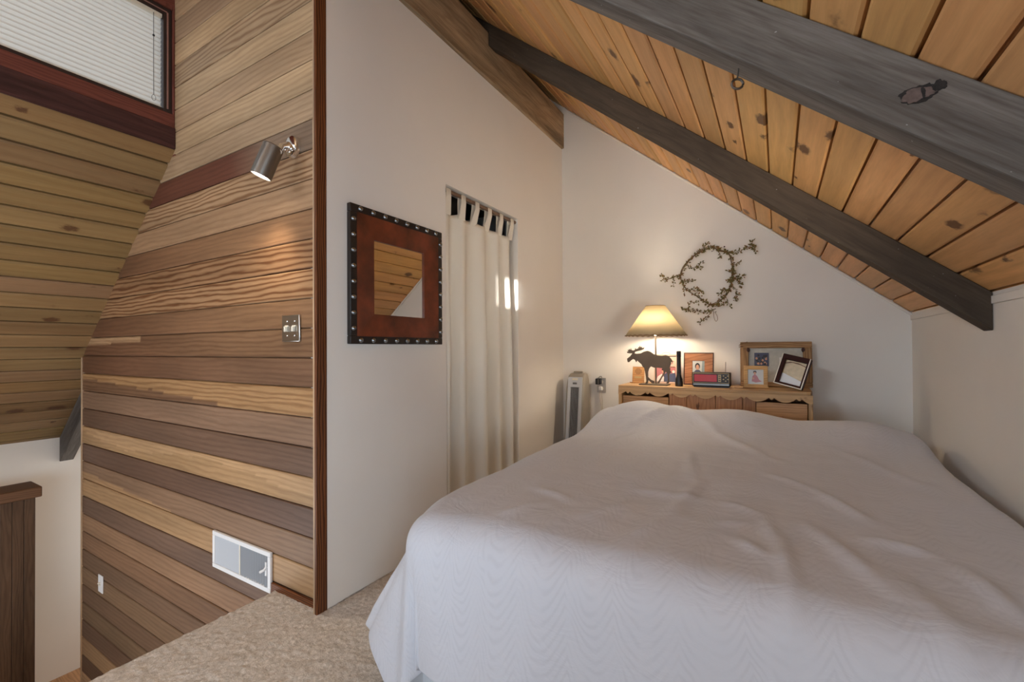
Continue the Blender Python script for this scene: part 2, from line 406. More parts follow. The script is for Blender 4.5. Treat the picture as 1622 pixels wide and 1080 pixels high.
# -- board surfaces: strips with V-grooves, coloured board by board
def boards(name, mat, edges, place, l0, l1, cols, groove=.006, deep=.014, nseg=40, nv=5, colfn=None, cut=None):
    """edges: cross coordinate of the seams; place(l, c, h) -> point; l0/l1: length ends; h: depth below the face"""
    mb = MB(); uvs = []
    for k in range(len(edges)-1):
        a, b = edges[k], edges[k+1]; gv = groove
        w1 = gv*.34; hb_ = gv*.6; prof = [(a, deep), (a+w1, deep), (a+w1+.0003, hb_), (a+gv, 0)]+[(a+gv+(b-a-2*gv)*(i+1)/nv, 0) for i in range(nv)]+[(b-w1-.0003, hb_), (b-w1, deep), (b, deep)]
        base = len(mb.v); n = len(prof); L0 = cut(k) if cut else l0
        for i in range(nseg+1):
            l = L0+(l1-L0)*i/nseg
            for c, h in prof:
                mb.v.append(Vector(place(l, c, h))); uvs.append((l+k*13.7, c+k*3.31))
        for i in range(nseg):
            for j in range(n-1):
                q = [base+i*n+j, base+(i+1)*n+j, base+(i+1)*n+j+1, base+i*n+j+1]
                mb.f.append(q); mb.m.append(0)
                if colfn:
                    mb.c.append(tuple(colfn(k, L0+(l1-L0)*((z-base)//n)/nseg, (prof[(z-base) % n][0]-a)/(b-a)) for z in q))
                else: mb.c.append(cols[k])
    o = mb.build(name, mat, uvs=uvs, angle=.3)
    return struct(o)
def tint(c, f): return (c[0]*f, c[1]*f, c[2]*f, c[3])
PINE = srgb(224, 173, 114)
def pine_cols(n, seed, base=PINE):
    r = random.Random(seed)
    return [(base[0]*(q := r.uniform(.86, 1.12)), base[1]*q*r.uniform(.95, 1.04), base[2]*q*r.uniform(.88, 1.08), r.uniform(.4, 1)) for _ in range(n)]
# right roof: boards run along Y, seams every 0.0895 in X
nR = 41; eR = [XR+.02-.0225-.0895*i for i in range(nR)][::-1]
nrmR = Vector((.83, 0, 1)).normalized()
def plR(l, c, h): return (c, l, zr(c)+h*1.3) if h < 0 else (c+h*.639, l, zr(c)+h*.77)
boards('ceiling', 'pine', [XR+.06 if i == nR else e for i, e in enumerate(eR+[XR+.06])], plR, YR-.05, YB+.02, pine_cols(nR, 3), nseg=2, nv=1, groove=.008, deep=.03)
# left roof
eL = [XO-.05]+[x for x in (-4.176-.0955*9+.0955*i for i in range(24)) if XO < x < XW-.06]+[XW+.01]
def plL(l, c, h): return (c-h*.637, l, zl(c)+h*.77)
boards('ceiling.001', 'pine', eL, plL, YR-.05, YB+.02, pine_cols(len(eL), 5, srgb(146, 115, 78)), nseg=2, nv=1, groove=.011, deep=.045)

# cedar wall: boards run along X
CED = {0:(174,132,86), 1:(140,104,74), 2:(108,76,56), 3:(172,130,82), 4:(112,80,58), 5:(142,106,78), 6:(174,128,78), 7:(124,86,58), 8:(136,96,62),
       9:(142,100,64), 10:(170,124,80), 11:(160,114,72), 12:(148,104,66), 13:(172,130,90), 14:(176,136,94), 15:(138,110,84), 16:(176,142,104),
       17:(180,146,104), 18:(178,142,102), 19:(182,148,106), 20:(172,140,102), 21:(184,148,104), 22:(160,126,92), 23:(176,140,100), 24:(180,146,106),
       -1:(116,86,66), -2:(150,110,76), -3:(132,94,64), -4:(122,90,64), -5:(128,96,66), -6:(112,82,58), -7:(118,90,62), -8:(110,80,58), -9:(150,114,76), -10:(104,76,56)}
RING = {10:1.5, 11:1.5, 14:1.3, 6:.8, 20:1.0, 8:.7}
k0 = -13; eC = [.02+.1243*k for k in range(k0, 33)]
def cedcol(i, x, v):
    k = i+k0; r = random.Random(k*5+1)
    c = CED.get(k, (r.randint(120, 178), 0, 0))
    if c[1] == 0: c = (c[0], int(c[0]*.77), int(c[0]*.55))
    q = 1+.22*(noise.noise(Vector((x*1.3+k*7.1, v*.8, k)))-.0)
    R, G, B = c
    if k == 15:
        t = min(max((-1.95-x)/.35, 0), 1); R, G, B = R+(104-R)*t, G+(56-G)*t, B+(38-B)*t
    if k in (9, 12, 8, 7):
        t = min(max((-2.2-x)/1.6, 0), 1)*.6; R, G, B = R+(112-R)*t, G+(68-G)*t, B+(44-B)*t
    if k == 6:                                     # heartwood streak on the left, lower half
        e = .75-.45*(x+4.25)/1.4+.12*noise.noise(Vector((x*4, 0, 3)))
        if v < e and x < -2.4: R, G, B = 128, 90, 60
    if k == 3:
        e = .55+.25*math.sin((x+3)*3)+.1*noise.noise(Vector((x*5, 1, 3)))
        if v > e: R, G, B = 190, 146, 96
    if k == 1 and x < -2.9:
        e = 1.2-.7*(x+4.25)
        if v < e*.35: R, G, B = 176, 132, 86
    if k == 8 and x < -3.3 and v > .55+.2*(x+4.25): R, G, B = 184, 142, 98
    L_ = (R+G+B)/3; R, G, B = R*.8+L_*.2, G*.8+L_*.2, B*.8+L_*.2
    s = srgb(R, G, B); q *= 1.12
    return (s[0]*q, s[1]*q, s[2]*q, RING.get(k, .45))
def cutC(i):
    z = .02+.1243*(i+k0)
    if z < .9: return XE
    if z < 2.15: return max((z-1.006)/.827-4.251-.12, XE)
    return XW-.12
boards('wall_cedar', 'cedar', eC, lambda l, c, h: (l, YC+h, c), XE, XL-.003, None, nseg=150, nv=9, colfn=cedcol, cut=cutC)
solid_wall('wall_cedar_backing', [(XE, ZL), (XL-.1, ZL), (XL-.1, 3.1), (XW, 4.1), (XW, zl(XW)), (XE, zl(XE))], lambda a, b, d: (a, d, b), YC+.015, YC+.07, 'void')
# trims
struct(MB().box((XL-.012, YC-.036, -.02), (XL+.002, YC+.013, 2.757)).box((XL-.012, YC-.036, 2.757), (XL+.002, YC, 3.0)).build('trim_corner', 'oak', grain=(0, 0, 1), bevel=.002))
struct(MB().box((XL-.024, YC-.034, -.02), (XL-.012, YC, 3.0)).build('trim_corner_inner', 'paletrim', grain=(0, 0, 1), bevel=.002))
struct(MB().box((XE-.014, YC-.006, ZL), (XE, YC+.07, zl(XE)-.005)).build('trim_cedar_end', 'paletrim', grain=(0, 0, 1), bevel=.002))
struct(MB().box((-1.928, YC-.012, -.03), (XL-.03, YC-.001, .022)).build('baseboard_cedar', 'oak', grain=(1, 0, 0), bevel=.002))
mb = MB()
a, b = Vector((XL+.05, YB-.006, zr(XL+.05)-.012)), Vector((XR, YB-.006, zr(XR)-.012))
mb.tube([a, b], .008, 8)
struct(mb.build('trim_ceiling', 'paint', bevel=0))
struct(MB().box((XR-.006, YR, 1.205), (XR, YB, 1.235)).build('trim_knee_wall', 'paint', bevel=.002))

# -- carpet on the loft floor, pile modelled
def make_carpet():
    def line(a, b, step): n = max(1, round((b-a)/step)); return [a+(b-a)*i/n for i in range(n+1)]
    us = line(0, .07, .006)+line(.07, .98, .0062)[1:]+line(.98, XR-XF+.05, .08)[1:]
    vs = line(YR+.01, .42, .1)+line(.42, 1.9, .0062)[1:]+line(1.9, YB, .08)[1:]
    mb = MB(); n = len(vs)
    for u in us:
        for v in vs:
            x = XF-.012+max(u-.055, 0); z = 0.0
            if u < .055: z = -(.055-u); x = XF-.012-.004*math.sin(u/.055*math.pi)
            fine = (-.0 < u < .98 and .4 < v < 1.92)
            p = Vector((x*62, v*62, z*62))
            if fine:
                h = noise.noise(p)*.55+noise.noise(p*2.1+Vector((9, 3, 1)))*.35+.35*noise.noise(p*.35)
                h = h*.0065
            else: h = noise.noise(p*.35)*.003
            if v > 1.152 and x < XL+.002:                 # stop at the cedar wall
                v = 1.152
            if u < .055: x += -abs(h)*.8-h*.3
            else: z += h; 
            if fine:
                x += noise.noise(p+Vector((40, 0, 0)))*.003
            mb.v.append(Vector((x, v, z-.004)))
    for i in range(len(us)-1):
        for j in range(n-1):
            if vs[j] > 1.152 and us[i]-.055+XF-.012 < XL-.004: continue
            mb.f.append((i*n+j, (i+1)*n+j, (i+1)*n+j+1, i*n+j+1)); mb.m.append(0); mb.c.append(None)
    o = mb.build('carpet', 'carpet', angle=3.2, uvs=[(0, 0)]*len(mb.v))
    tag(o, 'beige shag carpet covering the loft floor up to the stair edge', 'carpet', kind='stuff')
make_carpet()

# -- clerestory window wall
struct(MB().box((XW-.1, YR, 2.955), (XW, YB, 4.25)).box((XW-.1, YC+.001, 2.1), (XW, YB, 2.955)).box((XW-.1, YR, 2.16), (XW-.02, -1.9, 2.955)).build('wall_clerestory', 'redwood', grain=(0, 1, 0), smooth=False))
win = bpy.data.objects.new('window_1', None); COL.objects.link(win); win.location = (XW, -.35, 2.163); struct(win)
MB().box((XW-.09, YR, 2.160), (XW+.012, YC-.001, 2.276)).build('header_board', 'redwood_dark', win, grain=(0, 1, 0), bevel=.003)
MB().box((XW-.09, YR, 2.277), (XW+.004, YC-.001, 2.352)).build('sill', 'redwood', win, grain=(0, 1, 0), bevel=.003)
MB().box((XW-.06, 1.147, 2.352), (XW+.004, YC-.001, 2.955)).box((XW-.06, -1.9, 2.93), (XW+.004, 1.147, 2.955)).build('frame', 'redwood', win, grain=(0, 0, 1), bevel=.002)
MB().box((XW-.06, 1.108, 2.354), (XW-.006, 1.146, 2.93)).box((XW-.06, -1.88, 2.354), (XW-.006, 1.108, 2.372)).box((XW-.06, -1.88, 2.888), (XW-.006, 1.108, 2.93)).box((XW-.06, -1.9, 2.354), (XW-.006, -1.87, 2.93)).build('sash', 'sash', win, bevel=.002)
MB().box((XW-.008, 1.122, 2.374), (XW-.002, 1.129, 2.905)).box((XW-.008, -1.85, 2.903), (XW-.002, 1.122, 2.908)).build('bead', 'bead', win)
MB().box((XW-.056, -1.87, 2.372), (XW-.052, 1.108, 2.888)).build('pane', 'glass', win)
bl = thing('window_blind', 'closed white horizontal blind in the high window beside the cedar wall', 'blind', (XW-.026, -.4, 2.374))
mb = MB(); z = 2.382
while z < 2.87:
    for i in range(4):
        a0, a1 = i/4, (i+1)/4
        f = lambda a: (XW-.024-.007*math.sin(a*math.pi)-.004*a, z+.027*a)
        p, q = f(a0), f(a1)
        mb.add([(p[0], -1.86, p[1]), (p[0], 1.104, p[1]), (q[0], 1.104, q[1]), (q[0], -1.86, q[1])], [(0, 1, 2, 3)])
    z += .0245
mb.build('slats', 'slat', bl)
MB().box((XW-.04, -1.86, 2.868), (XW-.012, 1.104, 2.888)).build('headrail', 'ivory', bl, bevel=.002)
MB().box((XW-.034, -1.86, 2.373), (XW-.02, 1.104, 2.383)).build('bottom_rail', 'ivory', bl, bevel=.002)
MB().tube([(XW-.008, 1.063, 2.87), (XW-.008, 1.063, 2.62), (XW-.008, 1.064, 2.425)], .0013, 6).build('pull_cord', 'black', bl)
MB().ball((XW-.008, 1.063, 2.745), .006).build('cord_bead', 'black', bl)
MB().tube([(XW-.008, 1.064+.009*math.sin(q), 2.408+.016*math.cos(q)) for q in [i*.5236 for i in range(12)]], .001, 5, closed=True).build('cord_loop', 'black', bl)

# ================================================================== BEAMS
sl = math.atan(.83)
def rafter(name, y0, y1, x0, x1, dv, right, label, notch=None, mat='beam'):
    zf = zr if right else zl
    if notch: poly = [(x1, zf(x1)-.001), (x1, zf(x1)-dv), (notch, zf(notch)-dv), (notch, 3.053), (x0, 3.053), (x0, zf(x0)-.001)]
    else: poly = [(x1, zf(x1)-.001), (x1, zf(x1)-dv), (x0, zf(x0)-dv), (x0, zf(x0)-.001)]
    o = MB().prism(poly, lambda a, b, d: (a, d, b), y0, y1).build(name, mat, grain=(1, 0, -.83 if right else .827), bevel=.004, smooth=False)
    recentre(o); return tag(o, label, 'beam')
rafter('ceiling_beam', 1.163, 1.253, -2.82, XR-.001, .157, True, 'nearest grey stained rafter with a big knot, crossing the top right', None, 'beam_grey')
rafter('ceiling_beam', 2.333, 2.42, -2.3, XR-.001, .145, True, 'dark stained rafter ending on the knee wall right of the wreath', XL+.026)
b3 = MB().box((XL-.1, YC+.072, 2.757), (XL+.022, YB-.003, 3.052)).build('ceiling_beam', 'beam_brown', grain=(0, 1, 0), bevel=.004, smooth=False)
tag(recentre(b3), 'dark horizontal beam along the top of the white side wall', 'beam')
rafter('ceiling_beam', 1.236, 1.322, -5.053, -4.12, .2, False, 'short grey rafter end beside the left edge of the cedar wall', None, 'beam_grey')
# knot in the near rafter: a bark pocket
kt = bpy.data.objects['ceiling_beam']
q = at(1458, 148, 'Y', 1.163); mb = MB()
KR = random.Random(3)
def blob(rx, rz, y, seed, ox=0, oz=0):
    pts = []
    for i in range(40):
        a = i*math.pi/20; r = 1+.10*math.sin(3*a+seed)+.07*math.sin(5*a+2*seed)+KR.uniform(-.1, .1)
        u, v = rx*r*math.cos(a)+ox, rz*r*math.sin(a)+oz; ca, sa = math.cos(.12), math.sin(.12)
        pts.append((q.x+u*ca-v*sa, q.z+u*sa+v*ca))
    mb.prism(pts, lambda a, b, d: (a, d, b), y, 1.166, MI)
MI = 0; blob(.033, .0165, 1.1620, 1); MI = 1; blob(.0255, .0125, 1.1612, 2.2, -.004, -.001); MI = 0; blob(.003, .0115, 1.1606, .4, .004, 0); blob(.011, .010, 1.161, 3, .028, .004)
o = mb.build('knot', ['knot_dark', 'bark', 'knot_halo'], None, smooth=False); o.data.transform(Matrix.Translation(-kt.location)); o.parent = kt
# screw eye under the near rafter
e = at(1168, 133, 'Y', 1.21); zb = zr(e.x)-.157
ey = thing('screw_eye', 'small metal screw eye hanging under the nearest rafter', 'hook', (e.x, e.y, e.z))
mb = MB(); mb.tube([(e.x+.012*math.sin(i*math.pi/9), e.y+.006*math.sin(i*math.pi/9), e.z+.012*math.cos(i*math.pi/9)) for i in range(18)], .003, 8, closed=True)
mb.tube([(e.x, e.y, e.z+.012), (e.x+.003, e.y, zb+.004)], .002, 8); mb.build('eye', 'steel', ey)

# ================================================================== STAIR HALF WALL
hw = thing('stair_half_wall', 'dark wooden half wall with flat cap guarding the stairs at left', 'railing', (-4.27, -.6, ZL))
MB().box((-4.385, YR+.02, .096), (-4.15, .935, .163)).build('cap', 'capwood', hw, grain=(0, 1, 0), bevel=.006)
mb = MB(); y = .908; i = 0
while y > YR+.1:
    w_ = .052; mb.box((-4.35, y-w_+.002, ZL), (-4.172-.0006*(i % 2), y, .0955)); y -= w_; i += 1
mb.build('paneling', 'panelwood', hw, grain=(0, 0, 1), bevel=.001)

# ================================================================== CEDAR WALL FITTINGS
# spotlight
c = at(466, 234, 'Y', YC)
sp = thing('wall_spotlight', 'lit metal cylinder spotlight on round chrome base on the cedar wall', 'wall light', (c.x, YC-.001, c.z))
MB().lathe([(.006, -.026), (.034, -.024), (.043, -.018), (.046, -.008), (.047, 0)], (c.x, YC-.001, c.z), (0, 1, 0), 32).build('mounting_plate', 'chrome', sp)
T = at(434, 231, 'Y', YC-.105); B = at(413, 279, 'Y', YC-.135); ax = (B-T).normalized()
k1 = Vector((c.x, YC-.026, c.z)); k2 = T+ax*.03+Vector((.035, .012, 0))
MB().tube([k1, k1.lerp(k2, .5)+Vector((0, -.012, .004)), k2], [.015, .013, .011], 12).ball(k1+Vector((0, -.006, -.012)), .019, 14).build('swivel_arm', 'chrome', sp)
L = (B-T).length
body = MB().lathe([(.001, 0), (.034, 0), (.0395, .004), (.04, L), (.0375, L), (.0375, L-.012), (.001, L-.012)], T, ax, 40, caps=False).build('cylinder_shade', 'steel', sp)
MB().lathe([(.036, L-.010), (.030, L-.006), (.001, L-.003)], T, ax, 32, caps=False).build('bulb', 'spotbulb', sp)
lamp('spot_beam', 'SPOT', B+ax*.008, 9, (1, .88, .7), aim=B+ax, spot_size=2.0, spot_blend=.7, shadow_soft_size=.03)
# plated double switch
def rect_on_cedar(p0, p1):
    a, b = at(*p0, 'Y', YC), at(*p1, 'Y', YC); return a.x, b.x, b.z, a.z
x0, x1, z0, z1 = rect_on_cedar((449, 500), (477, 541))
sw = thing('light_switch', 'shiny metal double switch plate with two ivory toggles on the cedar wall', 'switch', ((x0+x1)/2, YC-.001, z0))
MB().box((x0, YC-.008, z0), (x1, YC-.001, z1)).build('cover_plate', 'plate', sw, bevel=.003)
for f in (.3, .72):
    x = x0+(x1-x0)*f; zc_ = (z0+z1)/2
    MB().box((x-.012, YC-.012, zc_+.006), (x+.012, YC-.008, zc_+.013)).box((x-.006, YC-.02, zc_-.014), (x+.006, YC-.008, zc_+.008)).build('toggle', 'ivory', sw, bevel=.002)
    for dz in (.031, -.031):
        MB().lathe([(.005, 0), (.003, -.0025)], (x, YC-.008, zc_+dz), (0, 1, 0), 12).build('screw', 'chrome', sw)
x0, x1, z0, z1 = rect_on_cedar((157.5, 908), (170, 938))
x1 = x0+.075; z0 = z1-.115
s2 = thing('light_switch', 'small white switch plate low on the cedar wall by the stairs', 'switch', ((x0+x1)/2, YC-.001, z0))
MB().box((x0, YC-.007, z0), (x1, YC-.001, z1)).build('cover_plate', 'white', s2, bevel=.002)
MB().box((x0+.031, YC-.02, z0+.06), (x0+.044, YC-.007, z0+.068)).box((x0+.031, YC-.015, z0+.046), (x0+.044, YC-.007, z0+.054)).build('toggle', 'ivory', s2, bevel=.002)
# return-air register
x0, x1, z0, z1 = -2.427, -1.931, -.028, .152
rg = thing('air_register', 'white metal air register with vertical louvers at the foot of the cedar wall', 'vent', ((x0+x1)/2, YC-.001, z0))
fr = MB(); bw = .021
for a, b in (((x0, z0), (x1, z0+bw)), ((x0, z1-bw), (x1, z1)), ((x0, z0+bw), (x0+bw, z1-bw)), ((x1-bw, z0+bw), (x1, z1-bw))):
    fr.box((a[0], YC-.014, a[1]), (b[0], YC-.001, b[1]))
fr.build('frame', 'white', rg, bevel=.003)
MB().box((x0+bw, YC-.003, z0+bw), (x1-bw, YC-.001, z1-bw)).build('duct_opening', 'vent_dark', rg)
lv = MB()
for i in range(23):
    for half, a in ((0, .95), (1, .12)):
        if half and i % 2: continue
        x = x0+bw+(x1-x0-2*bw)*(half*.5+(i+.5)/46)
        dx, dy = .0048*math.sin(a), .0045*math.cos(a); dx = max(dx, .0016)
        lv.add([(x-dx, YC-.0085-dy, z0+bw), (x+dx, YC-.0085+dy, z0+bw), (x+dx, YC-.0085+dy, z1-bw), (x-dx, YC-.0085-dy, z1-bw)], [(0, 1, 2, 3)])
lv.build('louvers', 'vent_slat', rg, smooth=False)
MB().box(((x0+x1)/2-.004, YC-.013, z0+bw), ((x0+x1)/2+.004, YC-.003, z1-bw)).build('divider', 'ivory', rg)
MB().tube([(x1-.05, YC-.03, .062), (x1-.034, YC-.02, .072), (x1-.03, YC-.012, .085)], .006, 8).box((x1-.036, YC-.016, .045), (x1-.026, YC-.012, .105)).build('lever', 'white', rg)

# ================================================================== MIRROR
ya, yb, za, zb = 1.27, 1.872, 1.072, 1.676
mi = thing('wall_mirror', 'square mirror in copper brown frame edged with studs on the white wall', 'mirror', (XL, (ya+yb)/2, za))
def ring(mb, y0, y1, z0, z1, b, xa, xb):
    for a, c in (((y0, z0), (y1, z0+b)), ((y0, z1-b), (y1, z1)), ((y0, z0+b), (y0+b, z1-b)), ((y1-b, z0+b), (y1, z1-b))):
        mb.box((xa, a[0], a[1]), (xb, c[0], c[1]))
    return mb
ring(MB(), ya, yb, za, zb, .036, XL+.001, XL+.024).build('edge_strip', 'blackstrip', mi, bevel=.003)
ib = .135
def slope_frame(y0, y1, z0, z1, b, h0, h1):
    mb = MB(); o = [(y0, z0), (y1, z0), (y1, z1), (y0, z1)]; i_ = [(y0+b, z0+b), (y1-b, z0+b), (y1-b, z1-b), (y0+b, z1-b)]
    vs = [(XL+h0, *p) for p in o]+[(XL+h1, *p) for p in i_]+[(XL+.006, *p) for p in i_]+[(XL+.002, *p) for p in o]
    return mb.add(vs, [(k, (k+1) % 4, 4+(k+1) % 4, 4+k) for k in range(4)]+[(4+k, 4+(k+1) % 4, 8+(k+1) % 4, 8+k) for k in range(4)]+[(12+k, k, (k+1) % 4, 12+(k+1) % 4)[::-1] for k in range(4)])
slope_frame(ya+.034, yb-.034, za+.034, zb-.034, ib-.034, .026, .018).build('frame', 'copper', mi, smooth=False)
MB().box((XL+.006, ya+ib-.002, za+ib-.002), (XL+.010, yb-ib+.002, zb-ib+.002)).build('glass', 'mirror', mi, smooth=False)
st = None
def add_stud(y, z):
    global st
    if st is None:
        mb = MB(); mb.lathe([(.0125, 0), (.0115, .005), (.008, .0095), (.003, .0115)], (0, 0, 0), (1, 0, 0), 14)
        st = mb.build('stud', 'stud', mi, world=False); o = st
    else:
        o = st.copy(); COL.objects.link(o); o.parent = mi
    o.location = Vector((XL+.0235, y, z))-mi.location
for i in range(8):
    f = (i+.75)/8.5
    add_stud(ya+(yb-ya)*f, zb-.017); add_stud(ya+(yb-ya)*f, za+.017)
    add_stud(ya+.016, zb-(zb-za)*(i+1.0)/9); add_stud(yb-.016, zb-(zb-za)*(i+1.0)/9)

# ================================================================== CURTAIN
xc = XL-.016
rod = MB().tube([(xc-.006, DY0+.001, DZ-.022), (xc-.006, DY1-.001, DZ-.022)], .011, 12).build('curtain_rod', 'rodwood')
tag(recentre(rod), 'brown rod across the top of the closet doorway', 'curtain rod')
cu = thing('curtain', 'off white tab-top curtain hanging in the closet doorway of the white wall', 'curtain', (xc, (DY0+DY1)/2, .02))
cy0, cy1 = DY0+.008, DY1-.035
def fold(y, z):
    t = (y-cy0)/(cy1-cy0); h = (DZ-z)/DZ
    ph = 4.6*2*math.pi*t+.9*math.sin(t*7)+1.2*h*math.sin(t*5+1)
    a = .010+.021*min(1, h*2.2)
    return a*math.sin(ph)+.008*math.sin(ph*.5+1.3)*min(1, h*2)+.006*noise.noise(Vector((y*9, z*2.2, 4)))-.012
mb = MB(); ny, nz = 120, 60; ztop = DZ-.125
for j in range(nz+1):
    z = .03+(ztop-.03)*j/nz
    for i in range(ny+1):
        y = cy0+(cy1-cy0)*i/ny
        zz = z
        if j > nz-8: zz = z-(.018*abs(math.sin(math.pi*(y-cy0)/(cy1-cy0)*5)))*(j-(nz-8))/8
        yy = y+.012*math.sin(z*1.6)*(1-z/ztop)*0+ (.02*(1-z/ztop)*math.sin((y-cy0)*9))
        mb.v.append(Vector((xc-.008+fold(y, z)*1.0, min(max(yy, DY0+.003), DY1-.003), zz)))
for j in range(nz):
    for i in range(ny):
        q = j*(ny+1)+i; mb.f.append((q, q+1, q+ny+2, q+ny+1)); mb.m.append(0); mb.c.append(None)
o = mb.build('panel', 'curtain', cu, angle=3.2)
sd = o.modifiers.new('thickness', 'SOLIDIFY'); sd.thickness = .0015
for i in range(6):
    y = cy0+.028+(cy1-cy0-.056)*i/5; mb = MB(); w_ = .026; n = 10
    pts = [(xc+.006+.0, ztop-.02), (xc+.009, DZ-.06), (xc+.007, DZ-.012), (xc-.006, DZ-.008), (xc-.019, DZ-.014), (xc-.021, DZ-.06), (xc-.016, ztop-.02)]
    x_ = fold(y, ztop)-.008
    pts[0] = (xc+x_+.003, ztop-.03); pts[-1] = (xc+x_-.002, ztop-.03)
    vs = []
    for k, (a, b) in enumerate(pts):
        ww = w_*(1.25 if k in (0, 6) else .85)
        vs += [(a, max(y-ww, DY0+.002), b), (a, y+ww, b)]
    mb.add(vs, [(2*k, 2*k+1, 2*k+3, 2*k+2) for k in range(6)])
    mb.build('tab', 'curtain', cu, angle=3.2)

# ================================================================== BED
bed = thing('bed', 'queen bed base with white pleated skirt under the bedspread', 'bed', (-.22, 2.0, 0))
MB().box((-.93, 1.02, .3), (.5, 3.02, .53)).build('mattress', 'mattress', bed, bevel=.05)
MB().box((-.92, 1.03, .12), (.49, 3.02, .299)).build('box_spring', 'mattress', bed, bevel=.02)
for x in (-.86, .43):
    for y in (1.12, 2.9): MB().tube([(x, y, 0), (x, y, .12)], .025, 12).build('leg', 'black', bed)
mb = MB(); pth = []
def skirt_line():
    n = 200
    path = [(-.955, 3.0), (-.955, 1.005), (.53, 1.005)]
    out = []
    for (x0, y0), (x1, y1) in zip(path, path[1:]):
        L_ = math.hypot(x1-x0, y1-y0); k = int(L_/.012)
        for i in range(k):
            t = i/k; nx, ny_ = (y1-y0)/L_, -(x1-x0)/L_
            s_ = t*L_; a = .008*(1 if (s_ % .12) < .06 else -1)*min(1, abs(((s_ % .06)-.03)/.03)*0+1)
            out.append((x0+(x1-x0)*t-nx*0+(-a if x0 == x1 else 0), y0+(y1-y0)*t+(-a if y0 == y1 else 0)))
    return out
pl = skirt_line(); n = len(pl)
mb.add([(x, y, z) for z in (.012, .3) for x, y in pl], [(i, i+1, n+i+1, n+i) for i in range(n-1)])
o = mb.build('bed_skirt', 'sheet', bed, smooth=False); o.modifiers.new('thickness', 'SOLIDIFY').thickness = .002

XLc, XRc, YFc, YHc, RR = -.905, .50, 1.0, 2.98, .095
RIDGE = []
def seg(x0, y0, x1, y1, amp, wid):
    f = lambda x, y: at(560+x/1.527, 600+y/1.527, 'Z', .6)
    a, b = f(x0, y0), f(x1, y1); RIDGE.append((a.x, a.y, b.x, b.y, amp, wid))
for q in ((930,390,1000,440,.010,.016),(1000,345,1022,395,.011,.014),(1036,395,1062,510,.013,.016),(1120,270,1260,345,.012,.022),(640,395,790,330,.008,.024),
          (440,262,525,295,.007,.02),(1480,455,1622,570,.016,.022),(1100,350,1340,545,.012,.024),(690,270,840,290,.008,.022),(860,130,1010,195,.010,.03),
          (760,95,880,135,.010,.03),(1170,170,1400,260,.008,.03),(760,330,840,250,.008,.02),(820,250,810,180,.006,.02),(560,330,680,300,.006,.02),
          (900,300,985,330,.009,.016),(880,350,960,350,.007,.015),(1230,380,1400,420,.009,.025),(1050,560,1045,640,.008,.03),(1310,470,1480,620,.010,.025),
          (330,330,470,300,.006,.025),(1000,230,1100,262,.007,.02),(620,130,760,110,.010,.03),(570,160,700,130,.008,.025)): seg(*q)
def top_h(x, y):
    cx_ = (x-(XLc+XRc)/2)/((XRc-XLc)/2); cyy = (y-YFc)/(YHc-YFc)
    h = BED+.018*(1-cx_*cx_)
    for px_, py_, rx, ry, a in ((-.73, 2.74, .30, .30, .134), (-.19, 2.78, .30, .26, .088), (.36, 2.76, .26, .27, .082)):
        d = ((x-px_)/rx)**2+((y-py_)/ry)**2
        h += a*math.exp(-d*1.15)
    h += .010*noise.noise(Vector((x*2.3, y*2.3, 1)))+.005*noise.noise(Vector((x*6, y*5, 7)))+.002*noise.noise(Vector((x*16, y*13, 7)))
    for x0, y0, x1, y1, a, w_ in RIDGE:
        dx, dy = x1-x0, y1-y0; L2 = dx*dx+dy*dy; t = min(max(((x-x0)*dx+(y-y0)*dy)/L2, 0), 1)
        d = math.hypot(x-x0-t*dx, y-y0-t*dy)
        if d < w_*4: h += 1.5*a*math.exp(-(d/w_)**2)*(math.sin(math.pi*(.12+.76*t)))*(1 if (x-x0)*dy-(y-y0)*dx > 0 else .75)
    if y > 2.93: h -= (y-2.93)**2*14
    return h
mb = MB(); uvs = []
def fr_(a, b, n): return [a+(b-a)*i/n for i in range(n+1)]
us = fr_(XLc-.54, XLc, 34)+fr_(XLc, XRc, 92)[1:]+fr_(XRc, XRc+.42, 20)[1:]
vs_ = fr_(YFc-.46, YFc, 32)+fr_(YFc, YHc+.12, 130)[1:]
for v in vs_:
    for u in us:
        du = max(XLc-u, 0); dr = max(u-XRc, 0); dv = max(YFc-v, 0)
        xe, ye = min(max(u, XLc), XRc), max(v, YFc)
        h = top_h(xe, ye); side = -1 if du else 1; d_ = du or dr
        if d_ == 0 and dv == 0: p = Vector((u, v, h))
        else:
            th = math.atan2(dv, d_)                     # 0 at the side, pi/2 at the foot
            r = math.hypot(d_, dv); a = r/RR
            if a < math.pi/2: hor, dn = RR*math.sin(a), RR*(1-math.cos(a)); e = 0
            else: e = r-RR*math.pi/2; hor, dn = RR, RR+e
            ks = math.cos(th)**2; kf = math.sin(th)**2
            if du:
                fl = (.09+.38*math.exp(-((v-1.0)/.4)**2)) if th == 0 else .03+.44*math.cos(th)**13
                fl -= .13*math.exp(-((th-1.28)/.16)**2)
                fl += .02*math.exp(-((th-.75)/.3)**2)
            elif dr: fl = .12*ks
            else: fl = .03
            hor += fl*e
            wv = 0
            if th > 1.5 and dv: wv = min(e, .3)*(.05*math.sin(u*9+1)+.03*math.sin(u*21))
            if th < .05 and du: wv = min(e, .3)*(.07*math.sin(v*8)+.04*math.sin(v*19+1))
            hor += wv
            dn -= fl*e*.35
            z = max(h-dn, .035+.0*r)
            p = Vector((xe+side*math.cos(th)*hor, ye-math.sin(th)*hor, z))
        wl = min(max((XLc+.35-xe)/.35, 0), 1); p.x += .062*math.exp(-(ye-YFc)/.13)*wl*wl*(3-2*wl)
        p.x = min(p.x, XR-.012)
        mb.v.append(p); uvs.append((u, v))
n = len(us)
